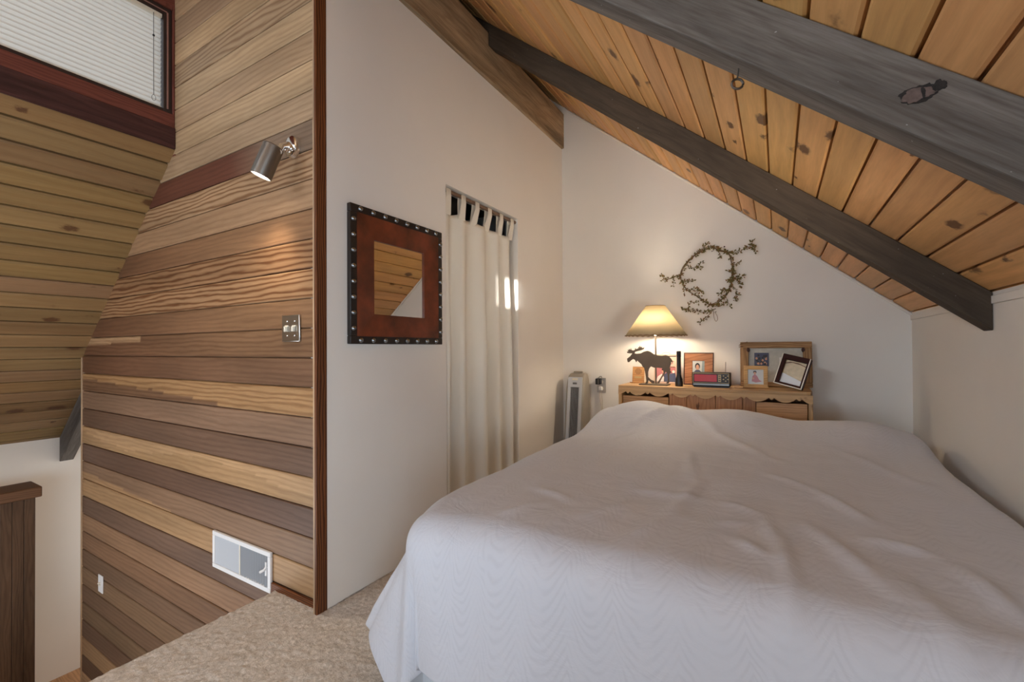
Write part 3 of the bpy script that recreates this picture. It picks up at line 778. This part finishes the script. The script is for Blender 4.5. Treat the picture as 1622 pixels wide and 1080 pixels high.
for j in range(len(vs_)-1):
    for i in range(n-1):
        q = j*n+i; mb.f.append((q, q+1, q+n+1, q+n)); mb.m.append(0); mb.c.append(None)
o = mb.build('bedspread', 'spread', uvs=uvs, angle=3.2)
o.modifiers.new('thickness', 'SOLIDIFY').thickness = .004
sb = o.modifiers.new('smooth', 'SUBSURF'); sb.levels = 1; sb.render_levels = 1
tag(recentre(o), 'white moire patterned bedspread draped over the whole bed', 'bedspread')

# ================================================================== HEADBOARD CABINET
HX0, HX1, HY, HZ = -.977, .175, 3.115, .784
hb = thing('headboard_cabinet', 'knotty pine headboard cabinet with scalloped edge against the end wall', 'cabinet', ((HX0+HX1)/2, 3.3, 0))
tp = [(HX0, HY), (HX1-.03, HY), (HX1-.01, HY+.012), (HX1, HY+.05), (HX1, YB-.012), (HX0, YB-.012)]
MB().prism(tp, lambda a, b, d: (a, b, d), HZ-.02, HZ).build('top', 'headboard', hb, grain=(1, 0, 0), bevel=.003)
for x in (HX0, HX1-.022): MB().box((x, HY+.004, 0), (x+.022, YB-.015, HZ-.02)).build('side_panel', 'headboard', hb, grain=(0, 0, 1), bevel=.002)
MB().box((HX0+.022, YB-.03, .05), (HX1-.022, YB-.015, HZ-.02)).build('back_panel', 'door', hb, grain=(1, 0, 0))
nx = [at(x, 630, 'Y', HY).x for x in (994.5, 1025.5, 1061.5, 1097, 1137, 1178, 1222, 1266)]
poly = [(HX0, HZ-.02), (HX0, HZ-.066)]; prev = HX0
def arc(a, b, za_, zb_):
    k = 10
    return [(a+(b-a)*i/k, za_+(zb_-za_)*i/k-.026*math.sin(math.pi*i/k)**.8) for i in range(1, k)]
zp, zv = HZ-.043, HZ-.056
for i, x in enumerate(nx):
    p0 = (HX0+.022, HZ-.066) if i == 0 else (nx[i-1]+.014, zp)
    if i == 0: poly += [(HX0+.022, HZ-.060)]+[(x-.014, zp)]
    else: poly += arc(p0[0], x-.014, zp, zp)+[(x-.014, zp)]
    poly += [(x-.004, zv+.002), (x, zv), (x+.004, zv+.002), (x+.014, zp)]
poly += arc(nx[-1]+.014, HX1-.0+.03, zp, zp)[:6]
poly = [p for p in poly if p[0] < HX1]+[(HX1, HZ-.066), (HX1, HZ-.02)]
MB().prism(poly, lambda a, b, d: (a, d, b), HY+.001, HY+.02).build('scalloped_apron', 'headboard', hb, grain=(1, 0, 0), smooth=False)
xa, xb = at(1060, 640, 'Y', HY+.03).x, at(1197, 645, 'Y', HY+.03).x
for x0, x1 in ((HX0+.026, xa-.004), (xb+.004, HX1-.026)):
    dr = MB().box((x0, HY+.026, .56), (x1, HY+.045, HZ-.074)).box((x0+.01, HY+.045, .57), (x0+.02, YB-.06, .68)).box((x1-.02, HY+.045, .57), (x1-.01, YB-.06, .68)).box((x0+.01, HY+.045, .57), (x1-.01, YB-.06, .58)).build('drawer', 'drawer', hb, grain=(1, 0, 0), bevel=.002)
    MB().lathe([(.006, 0), (.006, -.012), (.014, -.018), (.012, -.026), (.004, -.028)], ((x0+x1)/2, HY+.026, .62), (0, 1, 0), 16).build('knob', 'door', dr)
xm = [xa]+[at(x, 640, 'Y', HY+.03).x for x in (1088, 1133.5, 1176.5)]+[xb]
for x0, x1 in zip(xm, xm[1:]):
    MB().box((x0+.001, HY+.026, .1), (x1-.001, HY+.044, HZ-.022)).build('door', 'door', hb, grain=(0, 0, 1), bevel=.002)
for x in (xa, xb): MB().box((x-.006, HY+.045, .1), (x+.006, YB-.03, HZ-.022)).build('divider', 'door', hb)
MB().box((HX0+.022, HY+.03, .05), (HX1-.022, YB-.03, .07)).build('bottom_panel', 'door', hb)
for x0, x1 in ((HX0+.022, xa-.006), (xb+.006, HX1-.022)): MB().box((x0, HY+.03, .52), (x1, YB-.03, .54)).build('drawer_shelf', 'door', hb)

# ================================================================== ON THE HEADBOARD
# moose lamp
MY = 3.215
def mo(x, y): p = at(960+x/9, 530+y/9, 'Y', MY); return (p.x, p.z)
base0, base1 = mo(483, 712), mo(888, 712)
tl = thing('table_lamp', 'lit table lamp with parchment shade and brown moose cutout base', 'lamp', ((base0[0]+base1[0])/2, MY+.02, HZ))
MB().box((base0[0], MY-.035, HZ+.0005), (base1[0], MY+.075, HZ+.008)).build('base_plate', 'moose', tl, bevel=.002)
mz = [(305,375),(300,340),(345,305),(375,265),(340,265),(305,260),(298,240),(320,235),(305,215),(330,215),(325,200),(350,215),(352,190),(362,215),(385,225),(412,215),(415,185),(425,205),(460,195),(462,172),(475,185),(482,155),(492,180),(510,170),(512,188),(548,180),(535,205),(500,220),(440,235),(412,245),(410,265),(440,270),(500,262),(540,240),(590,228),(630,240),(680,275),(740,292),(800,297),(850,288),(890,300),(925,335),(950,375),(950,405),(930,380),(925,420),(905,470),(915,510),(930,530),(905,560),(900,600),(905,650),(895,692),(860,695),(870,660),(885,640),(880,590),(870,545),(850,525),(835,560),(800,610),(775,660),(760,690),(725,690),(760,640),(790,590),(820,540),(815,500),(800,475),(740,470),(690,470),(640,450),(615,480),(600,530),(600,600),(640,640),(690,660),(692,694),(655,690),(605,645),(598,680),(590,698),(558,698),(575,660),(570,600),(555,520),(545,475),(520,450),(505,420),(470,390),(445,365),(430,390),(410,355),(385,345),(355,365),(330,390),(310,390)]
pm = [mo(*q) for q in mz]; zmin = min(p[1] for p in pm); pm = [(a, b-zmin+HZ+.007) for a, b in pm]
MB().prism(pm, lambda a, b, d: (a, d, b), MY-.003, MY+.003).build('moose_cutout', 'moose', tl, smooth=False)
pc = at(1038.5, 545, 'Y', MY+.035); bx, by = pc.x, MY+.035
zs0 = at(1040, 531.5, 'Y', by).z; zs1 = at(1040, 484.5, 'Y', by).z
MB().tube([(bx, by, HZ+.006), (bx, by, zs1-.03)], .0055, 12).build('pole', 'moose', tl)
r0 = (at(1092, 531, 'Y', by)-at(990, 531, 'Y', by)).length/2*.94; r1 = (at(1055.5, 484, 'Y', by)-at(1023.5, 484, 'Y', by)).length/2*.94
sh = MB().lathe([(r0, zs0), (r1, zs1)], (bx, by, 0), (0, 0, 1), 64, caps=False).build('lamp_shade', 'shade', tl)
sh.modifiers.new('thickness', 'SOLIDIFY').thickness = .0015
mb = MB()
for rr, zz in ((r0, zs0), (r1, zs1)):
    mb.tube([(bx+(rr+.001)*math.cos(a), by+(rr+.001)*math.sin(a), zz+(.0022*math.sin(a*30) if rr == r0 else 0)) for a in [i*2*math.pi/180 for i in range(180)]], .0022 if rr == r0 else .0014, 6, closed=True)
mb.build('shade_trim', 'engrave', sh, label='brown stitched rim of the shade')
zb_ = zs0+(zs1-zs0)*.24
MB().lathe([(.008, zb_-.05), (.013, zb_-.035), (.024, zb_-.008), (.026, zb_+.004), (.022, zb_+.02), (.01, zb_+.029), (.001, zb_+.03)], (bx, by, 0), (0, 0, 1), 20, caps=False).build('bulb', 'bulb', tl)
lamp('table_lamp_light', 'POINT', (bx, by-.02, zs0+(zs1-zs0)*.33), 7.0, (1, .84, .64), shadow_soft_size=.06)

# generic upright picture frame in local coordinates: width along X, depth Y (front = -Y), height Z
def frame_thing(name, label, cat, loc, w_, h, b, dep, fmat, rotz=0, lean=.16, roll=0, edge=None, matw=0, matm=None, base=None):
    t = thing(name, label, cat, loc, (-lean, roll, rotz))
    def rr(mb, x0, x1, z0, z1, bb, ya_, yb_):
        mb.box((x0, ya_, z0), (x1, yb_, z0+bb)); mb.box((x0, ya_, z1-bb), (x1, yb_, z1))
        mb.box((x0, ya_, z0+bb), (x0+bb, yb_, z1-bb)); mb.box((x1-bb, ya_, z0+bb), (x1, yb_, z1-bb)); return mb
    rr(MB(), -w_/2, w_/2, 0, h, b, -dep, 0).build('frame', fmat, t, world=False, grain=(1, 0, .2), bevel=.002)
    if edge: rr(MB(), -w_/2-.004, w_/2+.004, -.0, h+.004, .006, -dep-.002, .001).build('frame_edge', edge, t, world=False, bevel=.001)
    MB().box((-w_/2+.004, -.004, .004), (w_/2-.004, .002, h-.004)).build('backing', 'frame_edge', t, world=False)
    if matm: rr(MB(), -w_/2+b-.001, w_/2-b+.001, b-.001, h-b+.001, matw, -dep*.5-.002, -.004).build('mount', matm, t, world=False)
    return t
def photo(t, w_, h, z0, y, items, bgm='photo_bg', x0=0, name='photo'):
    """items: (material, [(x, z), ...]) in photo-relative units 0..1"""
    mb = MB(); mats = [bgm]
    mb.box((x0-w_/2, y-.0012, z0), (x0+w_/2, y+.002, z0+h))
    for k, (mt, pts) in enumerate(items):
        if mt not in mats: mats.append(mt)
        mb.prism([(x0-w_/2+px_*w_, z0+pz*h) for px_, pz in pts], lambda a, b, d: (a, d, b), y-.0016-.0003*k, y-.0006, mats.index(mt))
    return mb.build(name, mats, t, world=False, smooth=False)
def el(cx_, cz, rx, rz, n=14): return [(cx_+rx*math.cos(i*2*math.pi/n), cz+rz*math.sin(i*2*math.pi/n)) for i in range(n)]
def top_at(px, y): p = at(px, 600, 'Y', y); return (p.x, y, HZ+.001)

# small engraved wooden plaque
pq = thing('wooden_plaque', 'small engraved wooden plaque behind the moose, leftmost on the headboard', 'plaque', top_at(1011, 3.33), (-.14, 0, -.1))
MB().box((-.045, -.01, 0), (.045, 0, .122)).build('board', 'plaque', pq, world=False, grain=(1, 0, 0), bevel=.003)
mb = MB()
for i in range(6):
    x = -.022+.0088*i; hh = math.sqrt(max(.0245**2-(x)**2, .00005))
    mb.box((x-.0022, -.0106, .088-hh), (x+.0022, -.0095, .088+hh))
mb.build('engraving', 'engrave', pq, world=False)
MB().box((-.026, -.0106, .036), (.026, -.0095, .050)).build('nameplate', 'gold', pq, world=False)
MB().box((-.058, -.02, -.0005), (-.03, .03, .006)).build('foot', 'plaque', pq, world=False)
# pale pink frame behind the moose
pf = frame_thing('picture_frame', 'pale pink picture frame standing behind the moose cutout', 'picture frame', top_at(1054.5, 3.37), .165, .215, .012, .014, 'pinkmat', lean=.14, edge=None)
photo(pf, .142, .105, .014, -.006, [('navy', [(.42, 0), (.40, .5), (.55, .62), (.75, .55), (.95, .62), (1, .4), (1, 0)]), ('photo_white', [(.02, 0), (.1, .35), (.3, .55), (.42, .3), (.4, 0)]), ('skin', el(.38, .72, .08, .12)), ('skin', el(.66, .78, .07, .11)), ('hair', el(.38, .84, .09, .07)), ('hair', el(.66, .89, .08, .06)), ('photo_white', el(.88, .7, .07, .1))], 'photo_rose')
photo(pf, .142, .076, .121, -.006, [('engrave', [(.05, -.01), (.95, -.01), (.95, .05), (.05, .05)]), ('photo_rose', el(.3, .45, .12, .25)), ('photo_rose', [(.5, .5), (.9, .5), (.9, .58), (.5, .58)]), ('photo_rose', [(.55, .3), (.85, .3), (.85, .37), (.55, .37)])], 'pinkmat', name='text_panel')
MB().tube([(.03*math.cos(a), -.006, .213+.016*math.sin(a)) for a in [i*math.pi/10 for i in range(11)]], .003, 6).build('arched_crest', 'pinkmat', pf, world=False)
# flashlight standing on its head
fx = at(1075.5, 610, 'Y', 3.2); fl = thing('flashlight', 'black flashlight standing on end beside the moose lamp', 'flashlight', (fx.x, 3.2, HZ))
MB().lathe([(.024, .0005), (.0255, .004), (.0255, .03), (.022, .04), (.0235, .046), (.0165, .066), (.0145, .078)], (fx.x, 3.2, HZ), (0, 0, 1), 28).build('head', 'black', fl)
MB().lathe([(.0135, .078), (.0135, .2)], (fx.x, 3.2, HZ), (0, 0, 1), 24).build('barrel', 'rubber', fl)
MB().lathe([(.0148, .2), (.0148, .212), (.0135, .214), (.0148, .216), (.0148, .236), (.012, .24)], (fx.x, 3.2, HZ), (0, 0, 1), 24).build('tail_cap', 'black', fl)
MB().ball((fx.x-.004, 3.2-.0135, HZ+.095), (.006, .003, .008)).build('switch', 'rubber', fl)
# reddish wood frame with a portrait
wf = frame_thing('picture_frame', 'reddish wood picture frame with a portrait behind the radio', 'picture frame', top_at(1106.5, 3.36), .187, .222, .054, .016, 'redframe', lean=.12, edge='frame_edge')
photo(wf, .083, .118, .052, -.011, [('photo_grey', [(.72, 0), (1, 0), (1, 1), (.8, 1)]), ('hair', el(.42, .66, .2, .2)), ('navy', [(.08, .05), (.12, .3), (.3, .45), (.55, .45), (.78, .3), (.85, .05)]), ('skin', el(.42, .6, .13, .16)), ('photo_white', [(.6, .02), (.95, .05), (.9, .2), (.65, .2)])])
# radio
ra0, ra1 = at(1096, 611, 'Y', 3.185), at(1157, 611, 'Y', 3.185); W = ra1.x-ra0.x
rd = thing('radio', 'black tabletop radio with a red dial face on the headboard', 'radio', ((ra0.x+ra1.x)/2, 3.185, HZ+.001))
MB().box((-W/2, 0, .006), (W/2, .075, .098)).build('case', 'black', rd, world=False, bevel=.006)
MB().box((-W/2+.006, -.004, .028), (W/2-.006, .001, .094)).build('bezel', 'gold', rd, world=False, bevel=.001)
MB().box((-W/2+.01, -.0055, .032), (W/2-.01, -.001, .090)).build('face_plate', 'black', rd, world=False)
MB().box((-W/2+.016, -.0075, .038), (W*.16, -.003, .084)).build('dial', 'red', rd, world=False, bevel=.001)
mb = MB().box((W*.19, -.0072, .038), (W*.27, -.003, .084)); mb.build('dial_scale', 'gold', rd, world=False)
mb = MB()
for i in range(3): mb.box((W*.205, -.0078, .046+.013*i), (W*.255, -.005, .051+.013*i))
mb.build('scale_marks', 'dial_mark', rd, world=False)
for i in range(3):
    for j in range(4): MB().box((W*.31+.013*i, -.009, .041+.011*j), (W*.31+.009+.013*i, -.004, .048+.011*j)).build('button', 'gold' if (i+j) % 2 else 'dial_mark', rd, world=False)
MB().box((-W/2+.008, -.003, .014), (W/2-.008, .001, .024)).build('lower_band', 'steel', rd, world=False)
MB().box((-W/2+.01, .004, 0), (W/2-.01, .07, .006)).build('feet', 'black', rd, world=False)
MB().tube([(W*.36, .06, .09), (W*.36, .062, .166)], [.003, .0018], 8).build('antenna', 'chrome', rd, world=False)
# large barn-wood frame
bf = thing('picture_frame', 'large weathered barn wood frame holding two photos, right on the headboard', 'picture frame', top_at(1228, 3.42), (-.13, 0, .02))
w_, h, b = .41, .297, .05
for x0, x1, z0, z1, g_ in ((-w_/2, w_/2, h-b+.01, h, 1), (-w_/2, w_/2, 0, b-.02, 1), (-w_/2, -w_/2+b, b-.02, h-b+.01, 0), (w_/2-b, w_/2, b-.02, h-b+.01, 0)):
    MB().box((x0, -.026, z0), (x1, 0, z1)).build('frame_board', 'barnwood', bf, world=False, grain=(1, 0, 0) if g_ else (0, 0, 1), bevel=.004)
MB().box((-w_/2+b-.002, -.008, b-.022), (w_/2-b+.002, -.002, h-b+.012)).build('mount', 'mat', bf, world=False)
rp = random.Random(4)
photo(bf, .085, .09, .135, -.009, [('hair' if i % 3 else 'skin', el(rp.uniform(.12, .88), rp.uniform(.12, .85), .08, .09, 8)) for i in range(26)], 'navy', x0=-.078)
photo(bf, .075, .115, .08, -.009, [('navy', el(.5, .5, .45, .48)), ('skin', el(.5, .65, .2, .16)), ('photo_rose', el(.5, .25, .28, .2))], 'photo_white', x0=.062)
MB().tube([(-w_/2+.02, -.03, h-.03), (-w_/2-.008, -.03, h-.034), (-w_/2-.006, -.028, h-.02), (-w_/2+.03, -.03, h-.004), (-w_/2+.045, -.028, h+.001)], .002, 6).ball((-w_/2+.01, -.03, h-.03), .005).build('twine_knot', 'twine', bf, world=False)
for s_ in (-1, 1): MB().ball((s_*(w_/2-b+.004), -.022, h-b-.004), (.012, .006, .018), 10).build('bark_knot', 'berry', bf, world=False)
# blond stand-up frame
bd = frame_thing('picture_frame', 'small blond wood frame with child photo before the barn wood frame', 'picture frame', top_at(1197, 3.27), .136, .142, .024, .016, 'blond', lean=.1)
photo(bd, .09, .096, .023, -.008, [('hair', el(.45, .82, .11, .09)), ('photo_rose', [(.25, .2), (.3, .55), (.45, .68), (.6, .55), (.72, .3), (.9, .2), (.5, .12)]), ('skin', el(.45, .74, .085, .09)), ('skin', el(.35, .4, .08, .06))])
MB().box((-.074, -.03, -.0005), (.074, .02, .011)).build('base', 'blond', bd, world=False, grain=(1, 0, 0), bevel=.002)
# leaning dark box frame
dk0 = at(1248, 616, 'Y', 3.19)
dk = thing('picture_frame', 'dark reddish box frame leaning tilted at the right end of the headboard', 'picture frame', (dk0.x, 3.2, HZ+.024), (-.2, .24, -.28))
w_, h, b = .15, .19, .02
mb = MB(); ringb = ((-w_/2, w_/2, 0, .016), (-w_/2, w_/2, h-.03, h), (-w_/2, -w_/2+.022, .016, h-.03), (w_/2-.012, w_/2, .016, h-.03))
for x0, x1, z0, z1 in ringb: mb.box((x0, -.02, z0), (x1, .035, z1))
mb.build('box_frame', 'darkframe', dk, world=False, bevel=.002)
mb = MB()
for x0, x1, z0, z1 in ((-w_/2-.002, w_/2+.002, -.002, .004), (-w_/2-.002, -w_/2+.003, .004, h), (w_/2-.003, w_/2+.002, .004, h)): mb.box((x0, -.0225, z0), (x1, -.0195, z1))
mb.build('front_edging', 'ivory', dk, world=False)
photo(dk, w_-.036, h-.05, .018, .006, [('photo_white', [(0, 0), (1, 0), (1, .2), (.05, .4), (0, .4)]), ('engrave', [(0, .82), (.3, .92), (.7, .9), (1, .84), (1, .87), (.6, .96), (.2, .95), (0, .86)])], 'sand', x0=.004)

# ================================================================== WREATH
wy = YB-.028
wc = at(1110, 448, 'Y', wy)
wr = thing('wreath', 'round dried vine wreath with small leaves hanging on the end wall', 'wreath', (wc.x, YB-.004, wc.z))
def W_(x, y, dy=0): p = at(1030+x/7.2, 370+y/7.2, 'Y', wy); return Vector((p.x, p.y+dy, p.z))
def smooth_path(pts, k=6, closed=False):
    out = []; n = len(pts)
    for i in range(n if closed else n-1):
        p0, p1, p2, p3 = [Vector(pts[(i+d) % n] if closed else pts[min(max(i+d, 0), n-1)]) for d in (-1, 0, 1, 2)]
        for j in range(k):
            t = j/k
            out.append(.5*((2*p1)+(p2-p0)*t+(2*p0-5*p1+4*p2-p3)*t*t+(3*p1-p0-3*p2+p3)*t**3))
    if not closed: out.append(Vector(pts[-1]))
    return out
ringp = [(348,480),(395,365),(540,225),(680,160),(800,190),(888,215),(922,310),(945,430),(930,530),(900,640),(840,730),(720,815),(640,790),(560,730),(430,650),(365,560)]
paths = [smooth_path([W_(*q) for q in ringp], 5, True),
         smooth_path([W_(x+RNG.uniform(-14, 14), y+RNG.uniform(-14, 14), RNG.uniform(-.008, .008)) for x, y in ringp], 5, True)]
mb = MB()
for p, r in zip(paths, (.0035, .0025)): mb.tube(p, r, 6, closed=True)
sprigs = [[(890,215),(985,215),(1060,180),(1150,135),(1165,90)],[(1150,135),(1190,165),(1195,205)],[(345,490),(270,485),(200,520),(120,480)],[(270,490),(265,600)],[(200,520),(150,540)],
          [(720,870),(620,905),(520,880),(430,860),(370,850)],[(560,780),(450,800),(430,900)],[(720,870),(640,950),(565,1015)],[(720,830),(800,830),(870,770),(920,840)],
          [(930,530),(1010,500),(1060,485)],[(1000,500),(1035,560),(1025,610)],[(940,590),(985,660),(990,720),(965,775)],[(540,230),(600,160),(665,110)],
          [(430,390),(520,380),(585,330)],[(520,385),(600,385)],[(370,560),(430,540),(490,540)],[(430,650),(480,640),(560,630),(600,690)],[(365,560),(395,690)],[(900,640),(830,650),(790,690)],
          [(945,430),(880,425)],[(930,370),(1030,325)],[(780,195),(805,280)],[(930,530),(870,545)],[(560,730),(530,650)]]
sp_paths = []
for q in sprigs:
    p = smooth_path([W_(x, y, RNG.uniform(-.012, .004)) for x, y in q], 5); sp_paths.append(p); mb.tube(p, .0013, 5)
mb.build('vine', 'vine', wr)
lf = MB()
def leaf(p, d, L_, w_):
    d = d.normalized(); s_ = d.cross(Vector((RNG.uniform(-.5, .5), -1, RNG.uniform(-.5, .5)))).normalized()*w_; nn = s_.cross(d).normalized()*w_*.4
    p = p+d*RNG.uniform(0, .009); lf.add([p, p+d*L_*.45+s_+nn, p+d*L_, p+d*L_*.45-s_+nn], [(0, 1, 2), (0, 2, 3)], RNG.choice((0, 0, 1)))
def leaves_on(path, dens, L_):
    for i in range(len(path)-1):
        t = path[i+1]-path[i]
        for _ in range(dens):
            p = path[i].lerp(path[i+1], RNG.random()); d = t.normalized()*RNG.uniform(-.2, 1)+Vector((RNG.uniform(-1, 1), RNG.uniform(-.8, .1), RNG.uniform(-1, 1)))
            leaf(p, d, L_*RNG.uniform(.6, 1.3), L_*RNG.uniform(.22, .36))
pr = paths[0]; n = len(pr)
for i in range(n):
    f = i/n*16
    dens = 5
    if 13 < f < 14.6: dens = 1
    if 1 < f < 5 or 6.4 < f < 8.6 or 9 < f < 10.6: dens = 9
    leaves_on([pr[i], pr[(i+1) % n]], max(1, dens//2), .022)
for p in sp_paths: leaves_on(p, 2, .019)
lf.build('leaves', ['leaf', 'leaf_brown'], wr, smooth=False)
for x, y in ((845,155),(760,180),(700,200),(800,195),(995,665),(755,890),(740,860),(540,880),(660,840),(960,335),(955,470),(1045,485),(1010,510),(985,490),(855,720),(870,700),(630,975),(490,885),(930,460),(720,195)):
    MB().ball(W_(x+RNG.uniform(-6, 6), y+RNG.uniform(-6, 6), -.008), RNG.uniform(.003, .0058), 8).build('berry', 'berry', wr)
MB().tube(smooth_path([W_(720, 880), W_(728, 960), W_(750, 1000), W_(768, 975), W_(760, 930), W_(735, 895)], 5), .0016, 6).build('twine_loop', 'twine', wr)

# ================================================================== TOWER FAN
fc = at(904, 600, 'Y', 3.25)
FX, FYb = fc.x, 3.46
ftop = at(905, 591, 'Y', 3.36).z
fan = thing('tower_fan', 'silver grey tower fan standing in the corner beside the bed', 'fan', (FX, 3.36, 0))
mb = MB(); secs = []
def fan_sec(z):
    t = z/ftop
    yf_ = 3.24+.11*t                                   # front leans back
    hw_ = .084-.004*t
    return yf_, hw_
NZ = [0, .1, .2, .35, .5, .6, .7, .75, .8, .86, .92, .965, .99, 1.0]
shrink = {.92: (.004, .002), .965: (.014, .006), .99: (.03, .012), 1.0: (.048, .022)}
ring_n = 0
for tz in NZ:
    z = ftop*tz; yf_, hw_ = fan_sec(z); s_ = shrink.get(tz, (0, 0)); yf_ += s_[0]; hw_ -= s_[1]; yb_ = FYb-s_[0]*.4
    r = min(.022, (yb_-yf_)*.3); pts = []
    for cx_, cy_, a0 in ((hw_-r, yb_-r, 0), (-hw_+r, yb_-r, 90), (-hw_+r, yf_+r, 180), (hw_-r, yf_+r, 270)):
        for k in range(5):
            a = math.radians(a0+k*22.5); pts.append((FX+cx_+r*math.cos(a), cy_+r*math.sin(a), z))
    ring_n = len(pts); secs.append(pts)
mb.add([p for s_ in secs for p in s_], [(i*ring_n+j, i*ring_n+(j+1) % ring_n, (i+1)*ring_n+(j+1) % ring_n, (i+1)*ring_n+j) for i in range(len(secs)-1) for j in range(ring_n)]+[list(range(ring_n))[::-1], list(range((len(secs)-1)*ring_n, len(secs)*ring_n))])
mb.build('housing', 'fanside', fan)
def fp(x, z, o): yf_, _ = fan_sec(z); return (FX+x, yf_-o, z)
def plate(mb, x0, x1, z0, z1, o0, o1, dx=0):
    vs = [fp(x0-dx*0, z0, o0), fp(x1, z0, o0), fp(x1, z1, o0), fp(x0, z1, o0), fp(x0, z0, o1), fp(x1, z0, o1), fp(x1, z1, o1), fp(x0, z1, o1)]
    return mb.add(vs, [(0,1,2,3),(7,6,5,4),(0,4,5,1),(1,5,6,2),(2,6,7,3),(3,7,4,0)])
mb = MB(); gz0, gz1 = .12, ftop*.87
for x0, x1, z0, z1 in ((-.062, .062, .03, gz0), (-.062, -.036, gz0, gz1), (.036, .062, gz0, gz1), (-.062, .062, gz1, ftop*.965)): plate(mb, x0, x1, z0, z1, -.002, .007)
mb.build('front_panel', 'silver', fan, bevel=.003)
plate(MB(), -.037, .037, gz0, gz1, -.003, .001).build('grille_recess', 'grille', fan)
mb = MB()
for i in range(6):
    x = -.0300+.0120*i; plate(mb, x-.0013, x+.0013, gz0, gz1, 0, .0025)
mb.build('grille_bars', 'silver', fan)
mb = MB()
for i in range(4): plate(mb, -.017+.009*i, -.017+.009*i+.0065, ftop*.897, ftop*.915, .006, .0078)
mb.build('brand_mark', 'black', fan)
plate(MB(), -.024, .024, ftop*.935, ftop*.955, .006, .010).build('control_panel', 'ivory', fan, bevel=.002)
MB().tube([(FX-.045, 3.40, ftop-.02), (FX-.035, 3.41, ftop+.006), (FX+.035, 3.41, ftop+.006), (FX+.045, 3.40, ftop-.02)], .009, 10).build('handle', 'fanside', fan)

# ================================================================== OUTLET, ADAPTERS, CORDS
x0, x1, z0, z1 = at(946, 610, 'Y', YB).x, at(960.5, 610, 'Y', YB).x, .684, .805
x1 = x0+.075
ou = thing('wall_outlet', 'metal outlet plate on the end wall between fan and headboard', 'outlet', ((x0+x1)/2, YB-.001, z0))
MB().box((x0, YB-.006, z0), (x1, YB-.001, z1)).build('cover_plate', 'plate', ou, bevel=.002)
for zz in (.772, .716): MB().lathe([(.016, 0), (.0155, -.003)], ((x0+x1)/2, YB-.006, zz), (0, 1, 0), 20).build('socket', 'ivory', ou)
xm_ = (x0+x1)/2
ad = thing('power_adapter', 'black plug-in adapter in the top outlet socket', 'adapter', (xm_, YB-.012, .752))
MB().box((xm_-.036, YB-.05, .752), (xm_+.006, YB-.010, .8)).build('body', 'black', ad, bevel=.004)
MB().box((xm_-.014, YB-.052, .756), (xm_-.008, YB-.0495, .798)).build('ridge', 'steel', ad)
MB().tube([(xm_-.012, YB-.03, .8), (xm_-.010, YB-.028, .814), (xm_+.002, YB-.02, .818), (xm_+.006, YB-.012, .808)], .0022, 6).build('cord_stub', 'black', ad)
pg = thing('plug', 'white plug and cord hanging from the lower outlet socket', 'plug', (xm_, YB-.012, .70))
MB().box((xm_-.014, YB-.034, .702), (xm_+.012, YB-.010, .735)).build('body', 'white', pg, bevel=.005)
mb = MB()
for dx, s_ in ((-.006, 1), (.004, -1)):
    mb.tube(smooth_path([(xm_+dx, YB-.024, .704), (xm_+dx-.004*s_, YB-.02, .65), (xm_+dx+.008, YB-.018, .56), (xm_+dx+.012, YB-.016, .45), (xm_+dx+.01, YB-.02, .3), (xm_+dx+.02, YB-.03, .02)], 6), .0022, 6)
mb.build('cord', 'wirewhite', pg)
c = at(974, 642, 'Y', 3.3)
lc = MB().tube(smooth_path([(HX0-.006, 3.34, .70), (HX0-.03, 3.33, .685), (HX0-.05, 3.32, .66), (HX0-.03, 3.32, .645), (HX0-.012, 3.33, .65), (HX0-.02, 3.34, .60), (HX0-.015, 3.36, .3), (HX0-.02, 3.36, .012)], 6), .002, 6).build('lamp_cord', 'black')
tag(recentre(lc), 'thin dark cord looping down at the left end of the headboard', 'cord')
